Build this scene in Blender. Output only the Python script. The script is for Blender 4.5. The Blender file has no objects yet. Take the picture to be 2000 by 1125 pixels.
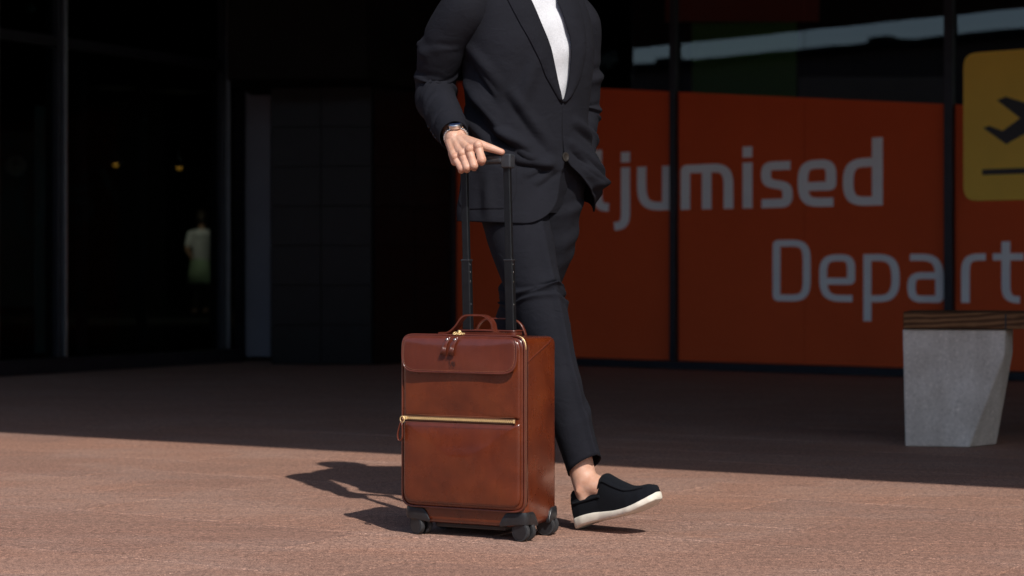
import bpy, bmesh, math, random
import numpy as np
from mathutils import Vector, Matrix
random.seed(7); np.random.seed(7)
R = math.radians
SC = bpy.context.scene
COL = SC.collection

# ------------------------------------------------------------------ camera, sky, sun, exposure
F_PX, H_CAM, Y_HOR = 3889.0, 0.68, 535.0          # focal length in pixels of the 2000 px photo, eye height, horizon row
cam = bpy.data.cameras.new('camera'); cam_o = bpy.data.objects.new('camera', cam); COL.objects.link(cam_o)
cam.sensor_width = 36.0; cam.lens = F_PX / 2000 * 36.0
cam.shift_y = -(562.5 - Y_HOR) / 2000.0
cam.clip_start = 0.05; cam.clip_end = 2000
cam_o.location = (0, 0, H_CAM); cam_o.rotation_euler = (R(90), 0, 0)
cam.dof.use_dof = True; cam.dof.focus_distance = 5.12; cam.dof.aperture_fstop = 4.0
SC.camera = cam_o
SUN = Vector((0.38, -0.90, 1.0)).normalized()
world = bpy.data.worlds.new('World'); SC.world = world; world.use_nodes = True
wn = world.node_tree; wn.nodes.clear()
sky = wn.nodes.new('ShaderNodeTexSky'); sky.sky_type = 'NISHITA'; sky.sun_disc = False
sky.sun_elevation = math.asin(SUN.z); sky.sun_rotation = math.atan2(SUN.x, SUN.y)
bg = wn.nodes.new('ShaderNodeBackground'); bg.inputs['Strength'].default_value = 0.114
wo = wn.nodes.new('ShaderNodeOutputWorld')
wn.links.new(sky.outputs[0], bg.inputs[0]); wn.links.new(bg.outputs[0], wo.inputs[0])
sl = bpy.data.lights.new('sun', 'SUN'); sl.energy = 3.6; sl.angle = R(0.5); sl.color = (1.0, 0.95, 0.88)
so = bpy.data.objects.new('sun', sl); COL.objects.link(so)
so.rotation_euler = SUN.to_track_quat('Z', 'Y').to_euler(); so.location = (6, -12, 16)
SC.view_settings.view_transform = 'Standard'; SC.view_settings.look = 'None'
SC.view_settings.exposure = 0.35; SC.view_settings.gamma = 1.0
SC.view_settings.use_curve_mapping = False

# ------------------------------------------------------------------ pixel helpers (direction only; the distance is given)
def PX(px, py, Y): return Vector(((px - 1000) / F_PX * Y, Y, H_CAM - (py - Y_HOR) / F_PX * Y))
def GP(px, py):
    Y = H_CAM * F_PX / (py - Y_HOR); return Vector(((px - 1000) / F_PX * Y, Y, 0))

# ------------------------------------------------------------------ materials
MATS = {}
def new_mat(name):
    m = bpy.data.materials.new(name); m.use_nodes = True
    nt = m.node_tree; b = nt.nodes['Principled BSDF']; MATS[name] = m
    return m, nt, b
def nd(nt, t, **kw):
    n = nt.nodes.new(t)
    for k, v in kw.items():
        if k in n.inputs: n.inputs[k].default_value = v
        else: setattr(n, k, v)
    return n
def ramp(nt, fac, stops):
    r = nt.nodes.new('ShaderNodeValToRGB'); e = r.color_ramp.elements
    while len(e) < len(stops): e.new(0.5)
    for i, (p, c) in enumerate(stops): e[i].position = p; e[i].color = (*c, 1)
    nt.links.new(fac, r.inputs[0]); return r.outputs[0]
def noise(nt, vec, scale, detail=4, rough=0.55, dist=0.0):
    n = nt.nodes.new('ShaderNodeTexNoise'); n.inputs['Scale'].default_value = scale
    n.inputs['Detail'].default_value = detail; n.inputs['Roughness'].default_value = rough; n.inputs['Distortion'].default_value = dist
    nt.links.new(vec, n.inputs['Vector']); return n.outputs['Fac']
def pos(nt, scale=(1, 1, 1), rot=(0, 0, 0), obj=False):
    if obj: o = nt.nodes.new('ShaderNodeTexCoord').outputs['Object']
    else: o = nt.nodes.new('ShaderNodeNewGeometry').outputs['Position']
    mp = nt.nodes.new('ShaderNodeMapping'); mp.inputs['Scale'].default_value = scale; mp.inputs['Rotation'].default_value = rot
    nt.links.new(o, mp.inputs['Vector']); return mp.outputs[0]
def mixc(nt, fac, a, b, mode='MIX'):
    m = nt.nodes.new('ShaderNodeMix'); m.data_type = 'RGBA'; m.blend_type = mode
    if isinstance(fac, (int, float)): m.inputs[0].default_value = fac
    else: nt.links.new(fac, m.inputs[0])
    for i, v in ((6, a), (7, b)):
        if isinstance(v, tuple): m.inputs[i].default_value = (*v, 1)
        else: nt.links.new(v, m.inputs[i])
    return m.outputs[2]
def bump(nt, b, h, strength, dist):
    n = nt.nodes.new('ShaderNodeBump'); n.inputs['Strength'].default_value = strength; n.inputs['Distance'].default_value = dist
    nt.links.new(h, n.inputs['Height'])
    nt.links.new(n.outputs[0], b.inputs['Normal']); return n
def simple(name, col, rough=0.6, metal=0.0, var=0.12, vscale=40, bstr=0.15, bdist=0.001, spec=0.5):
    m, nt, b = new_mat(name)
    f = noise(nt, pos(nt), vscale)
    lo = tuple(c * (1 - var) for c in col); hi = tuple(min(1, c * (1 + var)) for c in col)
    nt.links.new(ramp(nt, f, [(0.3, lo), (0.7, hi)]), b.inputs['Base Color'])
    b.inputs['Roughness'].default_value = rough; b.inputs['Metallic'].default_value = metal
    b.inputs['Specular IOR Level'].default_value = spec
    if bstr: bump(nt, b, noise(nt, pos(nt), vscale * 6, 3), bstr, bdist)
    return m
def cloth(name, col, weave=900, rough=0.9, sheen=0.0, wr=0.0012, spec=0.25, wrinkle=False):
    m, nt, b = new_mat(name)
    p = pos(nt, obj=True)
    f = noise(nt, p, 9, 5)
    g = noise(nt, p, weave, 2)
    c1 = ramp(nt, f, [(0.25, tuple(c * 0.85 for c in col)), (0.75, tuple(c * 1.15 for c in col))])
    c2 = ramp(nt, g, [(0.3, (0.7, 0.7, 0.7)), (0.7, (1.25, 1.25, 1.25))])
    nt.links.new(mixc(nt, 1.0, c1, c2, 'MULTIPLY'), b.inputs['Base Color'])
    b.inputs['Roughness'].default_value = rough; b.inputs['Specular IOR Level'].default_value = spec
    b.inputs['Sheen Weight'].default_value = sheen; b.inputs['Sheen Roughness'].default_value = 0.5
    h = nt.nodes.new('ShaderNodeMath'); h.operation = 'MULTIPLY_ADD'
    nt.links.new(noise(nt, p, 60, 4), h.inputs[0]); h.inputs[1].default_value = 1.0; nt.links.new(g, h.inputs[2])
    bn_ = bump(nt, b, h.outputs[0], 0.35, wr)
    if wrinkle:                                  # shallow irregular creasing of worn cotton suiting
        w_ = nt.nodes.new('ShaderNodeBump'); w_.inputs['Strength'].default_value = 0.36; w_.inputs['Distance'].default_value = 0.009
        nt.links.new(noise(nt, pos(nt, (1.0, 1.0, 1.9), (0.5, 0.3, 0), obj=True), 13, 3, 0.5, 0.9), w_.inputs['Height']); nt.links.new(w_.outputs[0], bn_.inputs['Normal'])
    return m
cloth('suit', (0.0104, 0.0108, 0.0152), spec=0.14, wrinkle=True)
cloth('suit_trim', (0.0108, 0.0112, 0.0155), spec=0.12)
cloth('shirt', (0.60, 0.61, 0.645), weave=700, rough=0.85, wr=0.0003)
cloth('shirt_far', (0.75, 0.75, 0.78), weave=300)
cloth('skirt_far', (0.45, 0.60, 0.40), weave=300)
cloth('dark_far', (0.03, 0.03, 0.03), weave=300)
cloth('suede', (0.0070, 0.0080, 0.0108), weave=500, rough=1.0, sheen=0.02, wr=0.002, spec=0.1)
simple('sole', (0.66, 0.61, 0.52), 0.7, var=0.10, vscale=60)
simple('grip_plastic', (0.030, 0.032, 0.037), 0.34, var=0.2, vscale=80, bstr=0.04)
simple('horn', (0.026, 0.022, 0.019), 0.4, bstr=0)
simple('plastic_black', (0.016, 0.016, 0.018), 0.36, var=0.2, vscale=80, bstr=0.05)
simple('rod_black', (0.010, 0.011, 0.013), 0.32, metal=0.3, var=0.2, vscale=50, bstr=0.0)
simple('tyre', (0.022, 0.022, 0.024), 0.75, var=0.3, vscale=120)
simple('gold', (0.86, 0.62, 0.30), 0.42, metal=0.55, var=0.1, vscale=90, bstr=0)
simple('silver', (0.75, 0.74, 0.72), 0.25, metal=1.0, var=0.1, vscale=90, bstr=0)
simple('dial', (0.02, 0.03, 0.07), 0.15, var=0.1, bstr=0)
simple('zip_tape', (0.10, 0.045, 0.02), 0.85)
simple('stitch', (0.20, 0.075, 0.040), 0.8, bstr=0)
simple('emboss', (0.020, 0.0055, 0.003), 0.6, bstr=0)
simple('hair', (0.03, 0.018, 0.01), 0.5)
simple('eye', (0.6, 0.58, 0.55), 0.2, bstr=0)
# skin
m, nt, b = new_mat('skin'); p = pos(nt, obj=True)
c1 = ramp(nt, noise(nt, p, 45, 5), [(0.3, (0.49, 0.25, 0.165)), (0.5, (0.56, 0.315, 0.22)), (0.72, (0.60, 0.365, 0.27))])
ca = nt.nodes.new('ShaderNodeVertexColor'); ca.layer_name = 'flush'
c1 = mixc(nt, ca.outputs[0], c1, (0.52, 0.20, 0.135))
nt.links.new(c1, b.inputs['Base Color']); b.inputs['Roughness'].default_value = 0.48
b.inputs['Subsurface Weight'].default_value = 0.12; b.inputs['Subsurface Radius'].default_value = (0.01, 0.004, 0.002); b.inputs['Subsurface Scale'].default_value = 0.5
h = nt.nodes.new('ShaderNodeMath'); h.operation = 'ADD'
nt.links.new(noise(nt, p, 160, 5), h.inputs[0]); nt.links.new(noise(nt, p, 700, 2), h.inputs[1])
bump(nt, b, h.outputs[0], 0.35, 0.0012)
# leather: mottled vegetable-tanned red-brown
def leather(name, lo, mid, hi, rough=0.36):
    m, nt, b = new_mat(name); p = pos(nt, obj=True)
    f = noise(nt, p, 7.5, 6, 0.55, 0.3)
    c = ramp(nt, f, [(0.28, lo), (0.5, mid), (0.72, hi)])
    s = noise(nt, pos(nt, (1, 1, 0.25), obj=True), 90, 4)
    c = mixc(nt, 0.35, c, ramp(nt, s, [(0.3, (0.7, 0.65, 0.6)), (0.7, (1.15, 1.12, 1.1))]), 'MULTIPLY')
    nt.links.new(c, b.inputs['Base Color'])
    rr = nt.nodes.new('ShaderNodeMapRange'); nt.links.new(noise(nt, p, 24, 5), rr.inputs[0])
    rr.inputs[3].default_value = rough - 0.07; rr.inputs[4].default_value = rough + 0.12
    nt.links.new(rr.outputs[0], b.inputs['Roughness'])
    b.inputs['Coat Weight'].default_value = 0.5; b.inputs['Coat Roughness'].default_value = 0.17
    v = nt.nodes.new('ShaderNodeTexVoronoi'); v.inputs['Scale'].default_value = 420; nt.links.new(p, v.inputs['Vector'])
    h = nt.nodes.new('ShaderNodeMath'); h.operation = 'MULTIPLY_ADD'
    nt.links.new(noise(nt, p, 22, 4), h.inputs[0]); h.inputs[1].default_value = 4.0; nt.links.new(v.outputs['Distance'], h.inputs[2])
    bump(nt, b, h.outputs[0], 0.16, 0.0008)
    return m
leather('leather', (0.070, 0.0115, 0.0038), (0.118, 0.0212, 0.0055), (0.152, 0.0315, 0.0080), 0.26)
leather('leather_trim', (0.080, 0.0155, 0.0072), (0.102, 0.0200, 0.0090), (0.126, 0.0275, 0.0125), 0.34)
# granite paving
def granite(name, joints):
    m, nt, b = new_mat(name); p = pos(nt)
    pr = pos(nt, (0.7, 1, 1), (0, 0, R(31)))
    big = noise(nt, pr, 2.2, 5, 0.6)
    c = ramp(nt, big, [(0.25, (0.278, 0.170, 0.130)), (0.46, (0.300, 0.174, 0.130)), (0.60, (0.315, 0.200, 0.158)), (0.8, (0.320, 0.168, 0.112))])
    sp = noise(nt, p, 230, 3, 0.8)
    c = mixc(nt, 1.0, c, ramp(nt, sp, [(0.34, (0.22, 0.20, 0.20)), (0.45, (0.78, 0.76, 0.75)), (0.55, (1.12, 1.10, 1.08)), (0.66, (2.0, 2.0, 2.0))]), 'MULTIPLY')
    sp2 = noise(nt, p, 62, 4, 0.8)
    c = mixc(nt, 1.0, c, ramp(nt, sp2, [(0.34, (0.42, 0.40, 0.40)), (0.46, (0.86, 0.85, 0.85)), (0.55, (1.08, 1.06, 1.05)), (0.68, (1.65, 1.55, 1.48))]), 'MULTIPLY')
    st = noise(nt, pos(nt, (0.10, 1, 1), (0, 0, R(31))), 26, 4, 0.65)
    c = mixc(nt, 0.6, c, ramp(nt, st, [(0.32, (0.74, 0.72, 0.72)), (0.55, (1.0, 1.0, 1.0)), (0.72, (1.28, 1.14, 1.02))]), 'MULTIPLY')
    if not joints:
        oi = nt.nodes.new('ShaderNodeObjectInfo')
        c = mixc(nt, 1.0, c, ramp(nt, oi.outputs['Random'], [(0.0, (0.91, 0.90, 0.91)), (0.5, (1.0, 1.0, 1.0)), (1.0, (1.06, 1.02, 0.99))]), 'MULTIPLY')
    nt.links.new(c, b.inputs['Base Color']); b.inputs['Roughness'].default_value = 0.78
    b.inputs['Specular IOR Level'].default_value = 0.35
    bump(nt, b, noise(nt, p, 420, 3, 0.7), 0.35, 0.0008)
granite('granite', False); granite('granite_far', True)
simple('ground_far', (0.16, 0.14, 0.13), 0.9, vscale=3)
# concrete
m, nt, b = new_mat('concrete'); p = pos(nt)
c = ramp(nt, noise(nt, p, 7, 6, 0.65), [(0.25, (0.49, 0.43, 0.37)), (0.55, (0.62, 0.555, 0.49)), (0.8, (0.69, 0.63, 0.57))])
c = mixc(nt, 1.0, c, ramp(nt, noise(nt, p, 85, 4, 0.7), [(0.28, (0.72, 0.71, 0.70)), (0.47, (0.97, 0.97, 0.97)), (0.60, (1.0, 1.0, 1.0)), (0.70, (1.4, 1.4, 1.4))]), 'MULTIPLY')
c = mixc(nt, 0.5, c, ramp(nt, noise(nt, pos(nt, (1, 1, 0.12)), 14, 4), [(0.35, (0.75, 0.73, 0.71)), (0.6, (1.05, 1.05, 1.05))]), 'MULTIPLY')
nt.links.new(c, b.inputs['Base Color']); b.inputs['Roughness'].default_value = 0.85
bump(nt, b, noise(nt, p, 120, 5), 0.4, 0.003)
# bench timber
m, nt, b = new_mat('timber'); p = pos(nt, (0.9, 7, 9), (0, R(7), 0))
w = nt.nodes.new('ShaderNodeTexWave'); w.inputs['Scale'].default_value = 2.6; w.inputs['Distortion'].default_value = 7; w.inputs['Detail'].default_value = 4; w.inputs['Detail Scale'].default_value = 0.8
w.bands_direction = 'DIAGONAL'; nt.links.new(p, w.inputs['Vector'])
c = ramp(nt, w.outputs['Fac'], [(0.1, (0.075, 0.032, 0.014)), (0.55, (0.145, 0.066, 0.028)), (0.9, (0.20, 0.098, 0.043))])
c = mixc(nt, 0.6, c, ramp(nt, noise(nt, pos(nt), 9, 5), [(0.3, (0.55, 0.5, 0.48)), (0.7, (1.1, 1.1, 1.1))]), 'MULTIPLY')
nt.links.new(c, b.inputs['Base Color']); b.inputs['Roughness'].default_value = 0.8; b.inputs['Specular IOR Level'].default_value = 0.2
bump(nt, b, w.outputs['Fac'], 0.35, 0.003)
# facade
simple('orange_film', (0.70, 0.104, 0.032), 0.6, var=0.05, vscale=2, bstr=0, spec=0.08)
simple('lettering', (0.90, 0.90, 0.91), 0.6, var=0.03, vscale=6, bstr=0, spec=0.2)
simple('sign_yellow', (0.88, 0.56, 0.05), 0.4, var=0.04, vscale=4, bstr=0)
simple('sign_black', (0.012, 0.012, 0.015), 0.4, bstr=0)
simple('frame_dark', (0.020, 0.022, 0.030), 0.4, metal=0.4, var=0.2, vscale=12, bstr=0.05)
simple('frame_metal', (0.30, 0.32, 0.35), 0.35, metal=0.9, var=0.1, vscale=12, bstr=0)
simple('panel_grey', (0.13, 0.14, 0.18), 0.5, var=0.08, vscale=3, bstr=0)
simple('black_tile', (0.006, 0.006, 0.007), 0.35, var=0.35, vscale=9, bstr=0.04, spec=0.2)
simple('grout', (0.012, 0.012, 0.012), 0.9)
simple('soffit', (0.010, 0.0095, 0.009), 0.9, var=0.2, vscale=3, spec=0.05)
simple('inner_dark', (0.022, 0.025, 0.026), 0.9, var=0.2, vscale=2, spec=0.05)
simple('inner_green', (0.10, 0.30, 0.06), 0.6, bstr=0)
simple('inner_red', (0.42, 0.05, 0.03), 0.6, bstr=0)
simple('inner_teal', (0.10, 0.18, 0.19), 0.4, bstr=0)
simple('clock_face', (0.45, 0.48, 0.48), 0.5, bstr=0)
simple('opposite_wall', (0.05, 0.035, 0.035), 0.8, var=0.3, vscale=0.6)
def emit(name, col, s):
    m, nt, b = new_mat(name); b.inputs['Base Color'].default_value = (*col, 1)
    f = noise(nt, pos(nt), 30); nt.links.new(ramp(nt, f, [(0, tuple(c * .9 for c in col)), (1, col)]), b.inputs['Emission Color'])
    b.inputs['Emission Strength'].default_value = s
emit('lamp_amber', (1.0, 0.46, 0.05), 0.14); emit('lamp_white', (1.0, 0.95, 0.85), 1.4)
def glass(name, ior):
    m = bpy.data.materials.new(name); m.use_nodes = True; MATS[name] = m
    nt = m.node_tree; nt.nodes.clear()
    tr = nd(nt, 'ShaderNodeBsdfTransparent'); tr.inputs[0].default_value = (0.62, 0.70, 0.70, 1)
    gl = nd(nt, 'ShaderNodeBsdfGlossy'); gl.inputs['Roughness'].default_value = 0.0; gl.inputs['Color'].default_value = (0.9, 0.95, 1, 1)
    fr = nd(nt, 'ShaderNodeFresnel'); fr.inputs['IOR'].default_value = ior
    nz = noise(nt, pos(nt), 1.3, 2)
    bn = nd(nt, 'ShaderNodeBump'); bn.inputs['Strength'].default_value = 0.04; bn.inputs['Distance'].default_value = 0.01
    nt.links.new(nz, bn.inputs['Height']); nt.links.new(bn.outputs[0], gl.inputs['Normal'])
    mx = nd(nt, 'ShaderNodeMixShader'); oo = nd(nt, 'ShaderNodeOutputMaterial')
    nt.links.new(fr.outputs[0], mx.inputs[0]); nt.links.new(tr.outputs[0], mx.inputs[1]); nt.links.new(gl.outputs[0], mx.inputs[2]); nt.links.new(mx.outputs[0], oo.inputs[0])
glass('glass', 1.78); glass('glass_coated', 1.13)

# ------------------------------------------------------------------ object helpers
def thing(name, label, cat, loc=(0, 0, 0), rz=0.0, group=None):
    o = bpy.data.objects.new(name, None); COL.objects.link(o); o.empty_display_size = 0.1
    o.location = loc; o.rotation_euler = (0, 0, rz); o['label'] = label; o['category'] = cat
    if group: o['group'] = group
    return o
def tag(o, label=None, cat=None, group=None, kind=None):
    for k, v in (('label', label), ('category', cat), ('group', group), ('kind', kind)):
        if v: o[k] = v
    return o
def mesh(name, v, f, mat, parent=None, smooth=False, auto=None):
    me = bpy.data.meshes.new(name); me.from_pydata([tuple(p) for p in v], [], [tuple(q) for q in f]); me.update()
    if isinstance(mat, str): me.materials.append(MATS[mat])
    if smooth: me.polygons.foreach_set('use_smooth', [True] * len(me.polygons))
    if auto is not None:
        me.polygons.foreach_set('use_smooth', [True] * len(me.polygons)); me.set_sharp_from_angle(angle=R(auto))
    o = bpy.data.objects.new(name, me); COL.objects.link(o)
    if parent: o.parent = parent
    return o
class MB:
    def __init__(s): s.v = []; s.f = []
    def add(s, v, f):
        o = len(s.v); s.v += [tuple(p) for p in v]; s.f += [tuple(i + o for i in q) for q in f]; return s
    def box(s, c, d, M=None):
        x, y, z = d[0] / 2, d[1] / 2, d[2] / 2
        vs = [Vector((sx * x, sy * y, sz * z)) for sz in (-1, 1) for sy in (-1, 1) for sx in (-1, 1)]
        if M is not None: vs = [M @ q for q in vs]
        vs = [q + Vector(c) for q in vs]
        return s.add(vs, [(0, 2, 3, 1), (4, 5, 7, 6), (0, 1, 5, 4), (2, 6, 7, 3), (0, 4, 6, 2), (1, 3, 7, 5)])
    def prism(s, pts, lo, hi):          # pts (x,y) counter-clockwise, lo/hi z (numbers or lists)
        n = len(pts)
        L = lo if isinstance(lo, (list, tuple)) else [lo] * n
        Hh = hi if isinstance(hi, (list, tuple)) else [hi] * n
        vs = [(p[0], p[1], L[i]) for i, p in enumerate(pts)] + [(p[0], p[1], Hh[i]) for i, p in enumerate(pts)]
        return s.add(vs, [tuple(range(n - 1, -1, -1)), tuple(range(n, 2 * n))] + [(i, (i + 1) % n, n + (i + 1) % n, n + i) for i in range(n)])
    def tube(s, path, rad, n=10, caps=True, closed=False, flat=1.0, up=None):
        path = [Vector(p) for p in path]; m_ = len(path)
        rad = rad if isinstance(rad, (list, tuple)) else [rad] * m_
        rings = []; nrm = None
        for i, p in enumerate(path):
            if closed: t = path[(i + 1) % m_] - path[i - 1]
            else: t = path[min(i + 1, m_ - 1)] - path[max(i - 1, 0)]
            t.normalize()
            if up is not None: a = Vector(up) - t * t.dot(Vector(up)); a.normalize()
            elif nrm is None:
                a = Vector((0, 0, 1)) if abs(t.z) < 0.9 else Vector((0, 1, 0)); a = (a - t * a.dot(t)).normalized()
            else: a = (nrm - t * nrm.dot(t)).normalized()
            nrm = a; bb = t.cross(a)
            rings.append([p + (a * math.cos(k) + bb * (math.sin(k) * flat)) * rad[i] for k in [2 * math.pi * q / n for q in range(n)]])
        vs = [q for r_ in rings for q in r_]; fs = []
        for i in range(m_ if closed else m_ - 1):
            j = (i + 1) % m_
            for k in range(n): fs.append((i * n + k, i * n + (k + 1) % n, j * n + (k + 1) % n, j * n + k))
        if caps and not closed: fs += [tuple(range(n - 1, -1, -1)), tuple((m_ - 1) * n + k for k in range(n))]
        return s.add(vs, fs)
    def ball(s, c, r, nu=12, nv=8, M=None):
        r = r if isinstance(r, (list, tuple)) else (r, r, r)
        vs = [(0, 0, -1)] + [(math.cos(2 * math.pi * j / nu) * math.cos(a), math.sin(2 * math.pi * j / nu) * math.cos(a), math.sin(a)) for i in range(1, nv) for a in [-math.pi / 2 + math.pi * i / nv] for j in range(nu)] + [(0, 0, 1)]
        vs = [Vector((q[0] * r[0], q[1] * r[1], q[2] * r[2])) for q in vs]
        if M is not None: vs = [M @ q for q in vs]
        vs = [q + Vector(c) for q in vs]; fs = []
        for j in range(nu):
            fs.append((0, 1 + (j + 1) % nu, 1 + j))
            for i in range(nv - 2): a = 1 + i * nu; fs.append((a + j, a + (j + 1) % nu, a + nu + (j + 1) % nu, a + nu + j))
            fs.append((len(vs) - 1, 1 + (nv - 2) * nu + j, 1 + (nv - 2) * nu + (j + 1) % nu))
        return s.add(vs, fs)
    def lathe(s, prof, c, M=None, n=24):      # prof (r, z) along local z
        vs = [Vector((r_ * math.cos(2 * math.pi * k / n), r_ * math.sin(2 * math.pi * k / n), z)) for r_, z in prof for k in range(n)]
        if M is not None: vs = [M @ q for q in vs]
        vs = [q + Vector(c) for q in vs]; m_ = len(prof)
        fs = [(i * n + k, i * n + (k + 1) % n, (i + 1) * n + (k + 1) % n, (i + 1) * n + k) for i in range(m_ - 1) for k in range(n)]
        fs += [tuple(range(n - 1, -1, -1)), tuple((m_ - 1) * n + k for k in range(n))]
        return s.add(vs, fs)
    def build(s, name, mat, parent=None, **kw): return mesh(name, s.v, s.f, mat, parent, **kw)
def grid_faces(nr, nc, wrap=False):
    f = []
    for i in range(nr - 1):
        for j in range(nc if wrap else nc - 1):
            f.append((i * nc + j, i * nc + (j + 1) % nc, (i + 1) * nc + (j + 1) % nc, (i + 1) * nc + j))
    return f
def bevel_obj(o, w, seg=2, ang=40):
    md = o.modifiers.new('bevel', 'BEVEL'); md.width = w; md.segments = seg; md.limit_method = 'ANGLE'; md.angle_limit = R(ang); md.harden_normals = False
    return o
def round_path(pts, r, seg=8, closed=False):
    pts = [Vector(p) for p in pts]; out = []; n = len(pts)
    for i, p in enumerate(pts):
        ri = r[i] if isinstance(r, (list, tuple)) else r
        if (not closed and i in (0, n - 1)) or ri <= 0: out.append(p); continue
        a, c = pts[i - 1], pts[(i + 1) % n]
        da, dc = (a - p), (c - p)
        rr = min(ri, da.length * 0.5 if (closed or 0 < i - 1) else da.length, dc.length * 0.5 if (closed or i + 1 < n - 1) else dc.length)
        da.normalize(); dc.normalize(); A, Cc = p + da * rr, p + dc * rr
        for k in range(seg + 1):                # superelliptic corner from a quadratic with a pull to the corner
            t = k / seg; w = 1.35
            num = A * (1 - t) ** 2 + p * (2 * w * t * (1 - t)) + Cc * t * t; den = (1 - t) ** 2 + 2 * w * t * (1 - t) + t * t
            out.append(num / den)
    return out
def ribbon2d(pts, w, closed=False):             # thick 2-D stroke -> (verts2d, quads)
    n = len(pts); vs = []
    for i, p in enumerate(pts):
        a = pts[i - 1] if (i or closed) else None; c = pts[(i + 1) % n] if (i < n - 1 or closed) else None
        d1 = (p - a).normalized() if a is not None else None; d2 = (c - p).normalized() if c is not None else None
        if d1 is None: d1 = d2
        if d2 is None: d2 = d1
        n1 = Vector((-d1.y, d1.x)); n2 = Vector((-d2.y, d2.x)); nn = (n1 + n2)
        nn = nn.normalized() if nn.length > 1e-6 else n1
        k = min(1.0 / max(nn.dot(n1), 0.35), 2.0)
        vs += [p + nn * (w / 2 * k), p - nn * (w / 2 * k)]
    fs = [(2 * i, 2 * i + 1, 2 * ((i + 1) % n) + 1, 2 * ((i + 1) % n)) for i in range(n if closed else n - 1)]
    return vs, fs

# ================================================================== SETTING
mesh('ground', [(-300, -300, -.06), (300, -300, -.06), (300, 300, -.06), (-300, 300, -.06)], [(0, 1, 2, 3)], 'ground_far')['kind'] = 'structure'
pav = mesh('pavement', [(-28, -24, -.004), (28, -24, -.004), (28, 24, -.004), (-28, 24, -.004)], [(0, 1, 2, 3)], 'granite_far'); pav['kind'] = 'structure'
# slabs laid in a running bond parallel to the canopy edge
AU = R(-31); ux = Vector((math.cos(AU), math.sin(AU), 0)); uy = Vector((-math.sin(AU), math.cos(AU), 0))
SL, SW, J = 0.66, 0.33, 0.0035
def slab_mesh():
    x, y, t, c = SL / 2 - J / 2, SW / 2 - J / 2, 0.022, 0.0015
    v = [(-x, -y, -t), (x, -y, -t), (x, y, -t), (-x, y, -t), (-x, -y, -c), (x, -y, -c), (x, y, -c), (-x, y, -c), (-x + c, -y + c, 0), (x - c, -y + c, 0), (x - c, y - c, 0), (-x + c, y - c, 0)]
    f = [(0, 1, 5, 4), (1, 2, 6, 5), (2, 3, 7, 6), (3, 0, 4, 7), (4, 5, 9, 8), (5, 6, 10, 9), (6, 7, 11, 10), (7, 4, 8, 11), (8, 9, 10, 11)]
    me = bpy.data.meshes.new('paving_slab'); me.from_pydata(v, [], f); me.materials.append(MATS['granite']); return me
sm = slab_mesh(); rs = random.Random(3)
base0 = GP(1540, 1050)
for r_ in range(-14, 22):
    off = (0.321 * r_) % SL + rs.uniform(-.05, .05)
    for c_ in range(-9, 10):
        p = base0 + ux * (c_ * SL + off) + uy * (r_ * SW)
        if not (3.7 < p.y < 8.9 and abs(p.x) < 0.30 * p.y + 0.85): continue
        o = bpy.data.objects.new('paving_slab', sm); COL.objects.link(o); o.parent = pav
        o.location = (p.x, p.y, rs.uniform(-.0006, .0006)); o.rotation_euler = (rs.uniform(-.001, .001), rs.uniform(-.001, .001), AU)

# ---------------- terminal building: facade frame O + u*U + p*N (p outward)
O = Vector((-0.40, 15.55, 0)); Q = Vector((3.276, 12.74, 0)); U = (Q - O).normalized(); N = Vector((U.y, -U.x, 0))
if N.y > 0: N = -N
AF = math.atan2(U.y, U.x)
bld = thing('terminal_building', 'dark glazed airport terminal with orange Departures window and low black entrance canopy', 'building', tuple(O), AF)
# in building-local coordinates: x along facade, y into the building, z up
def fu(px):         # facade u at a pixel column
    d = Vector(((px - 1000) / F_PX, 1, 0)); t = (O.dot(N)) / d.dot(N); return (d * t - O).dot(U)
def fY(px):
    d = Vector(((px - 1000) / F_PX, 1, 0)); return O.dot(N) / d.dot(N)
def fz(px, py): return H_CAM - (py - Y_HOR) / F_PX * fY(px)
RB = Matrix.Rotation(-AF, 3, 'Z')
def toB(p): return RB @ (Vector((p[0], p[1], 0)) - O)
def B3(p): return RB @ (Vector(p) - O)
HC = 3.66
uM = [fu(886), fu(1318), fu(1856)]
mod = uM[2] - uM[1]
uM += [uM[2] + mod, uM[2] + 2 * mod, uM[2] + 3 * mod]
plz = 0.052
MB().box(((uM[0] + uM[-1]) / 2, 0.02, plz / 2), (uM[-1] - uM[0], 0.16, plz)).build('base_rail', 'frame_dark', bld)
for i, x in enumerate(uM):
    bevel_obj(MB().box((x, -.012, (HC + plz) / 2 + .001), (0.050 if i != 2 else 0.062, 0.05, HC - plz - .004)).build('mullion', 'frame_dark', bld), .004)
# orange film panels (slanting top edge) with a butt joint in the middle of each bay
ztop = lambda x: fz(1165, 172) + (x - fu(1165)) * ((fz(1845, 203) - fz(1165, 172)) / (fu(1845) - fu(1165)))
joints = [fu(1570) + k * mod for k in range(-1, 4)]
edges = sorted(uM + [j for j in joints if uM[0] + .2 < j < uM[-1]])
panels = []
for a, c in zip(edges[:-1], edges[1:]):
    g = .002
    zt = lambda x: max(ztop(x), 1.5)
    mb = MB(); vs = []
    for y in (0.012, 0.020): vs += [(a + g, y, plz + .004), (c - g, y, plz + .004), (c - g, y, zt(c)), (a + g, y, zt(a))]
    mb.add(vs, [(0, 1, 2, 3), (7, 6, 5, 4), (0, 4, 5, 1), (1, 5, 6, 2), (2, 6, 7, 3), (3, 7, 4, 0)])
    panels.append((a, c, mb.build('orange_panel', 'orange_film', bld)))
    v2 = [(a + g, 0.006, zt(a) + .003), (c - g, 0.006, zt(c) + .003), (c - g, 0.006, HC - .01), (a + g, 0.006, HC - .01)]
    mesh('window_pane', v2, [(0, 1, 2, 3)], 'glass', bld)
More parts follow.
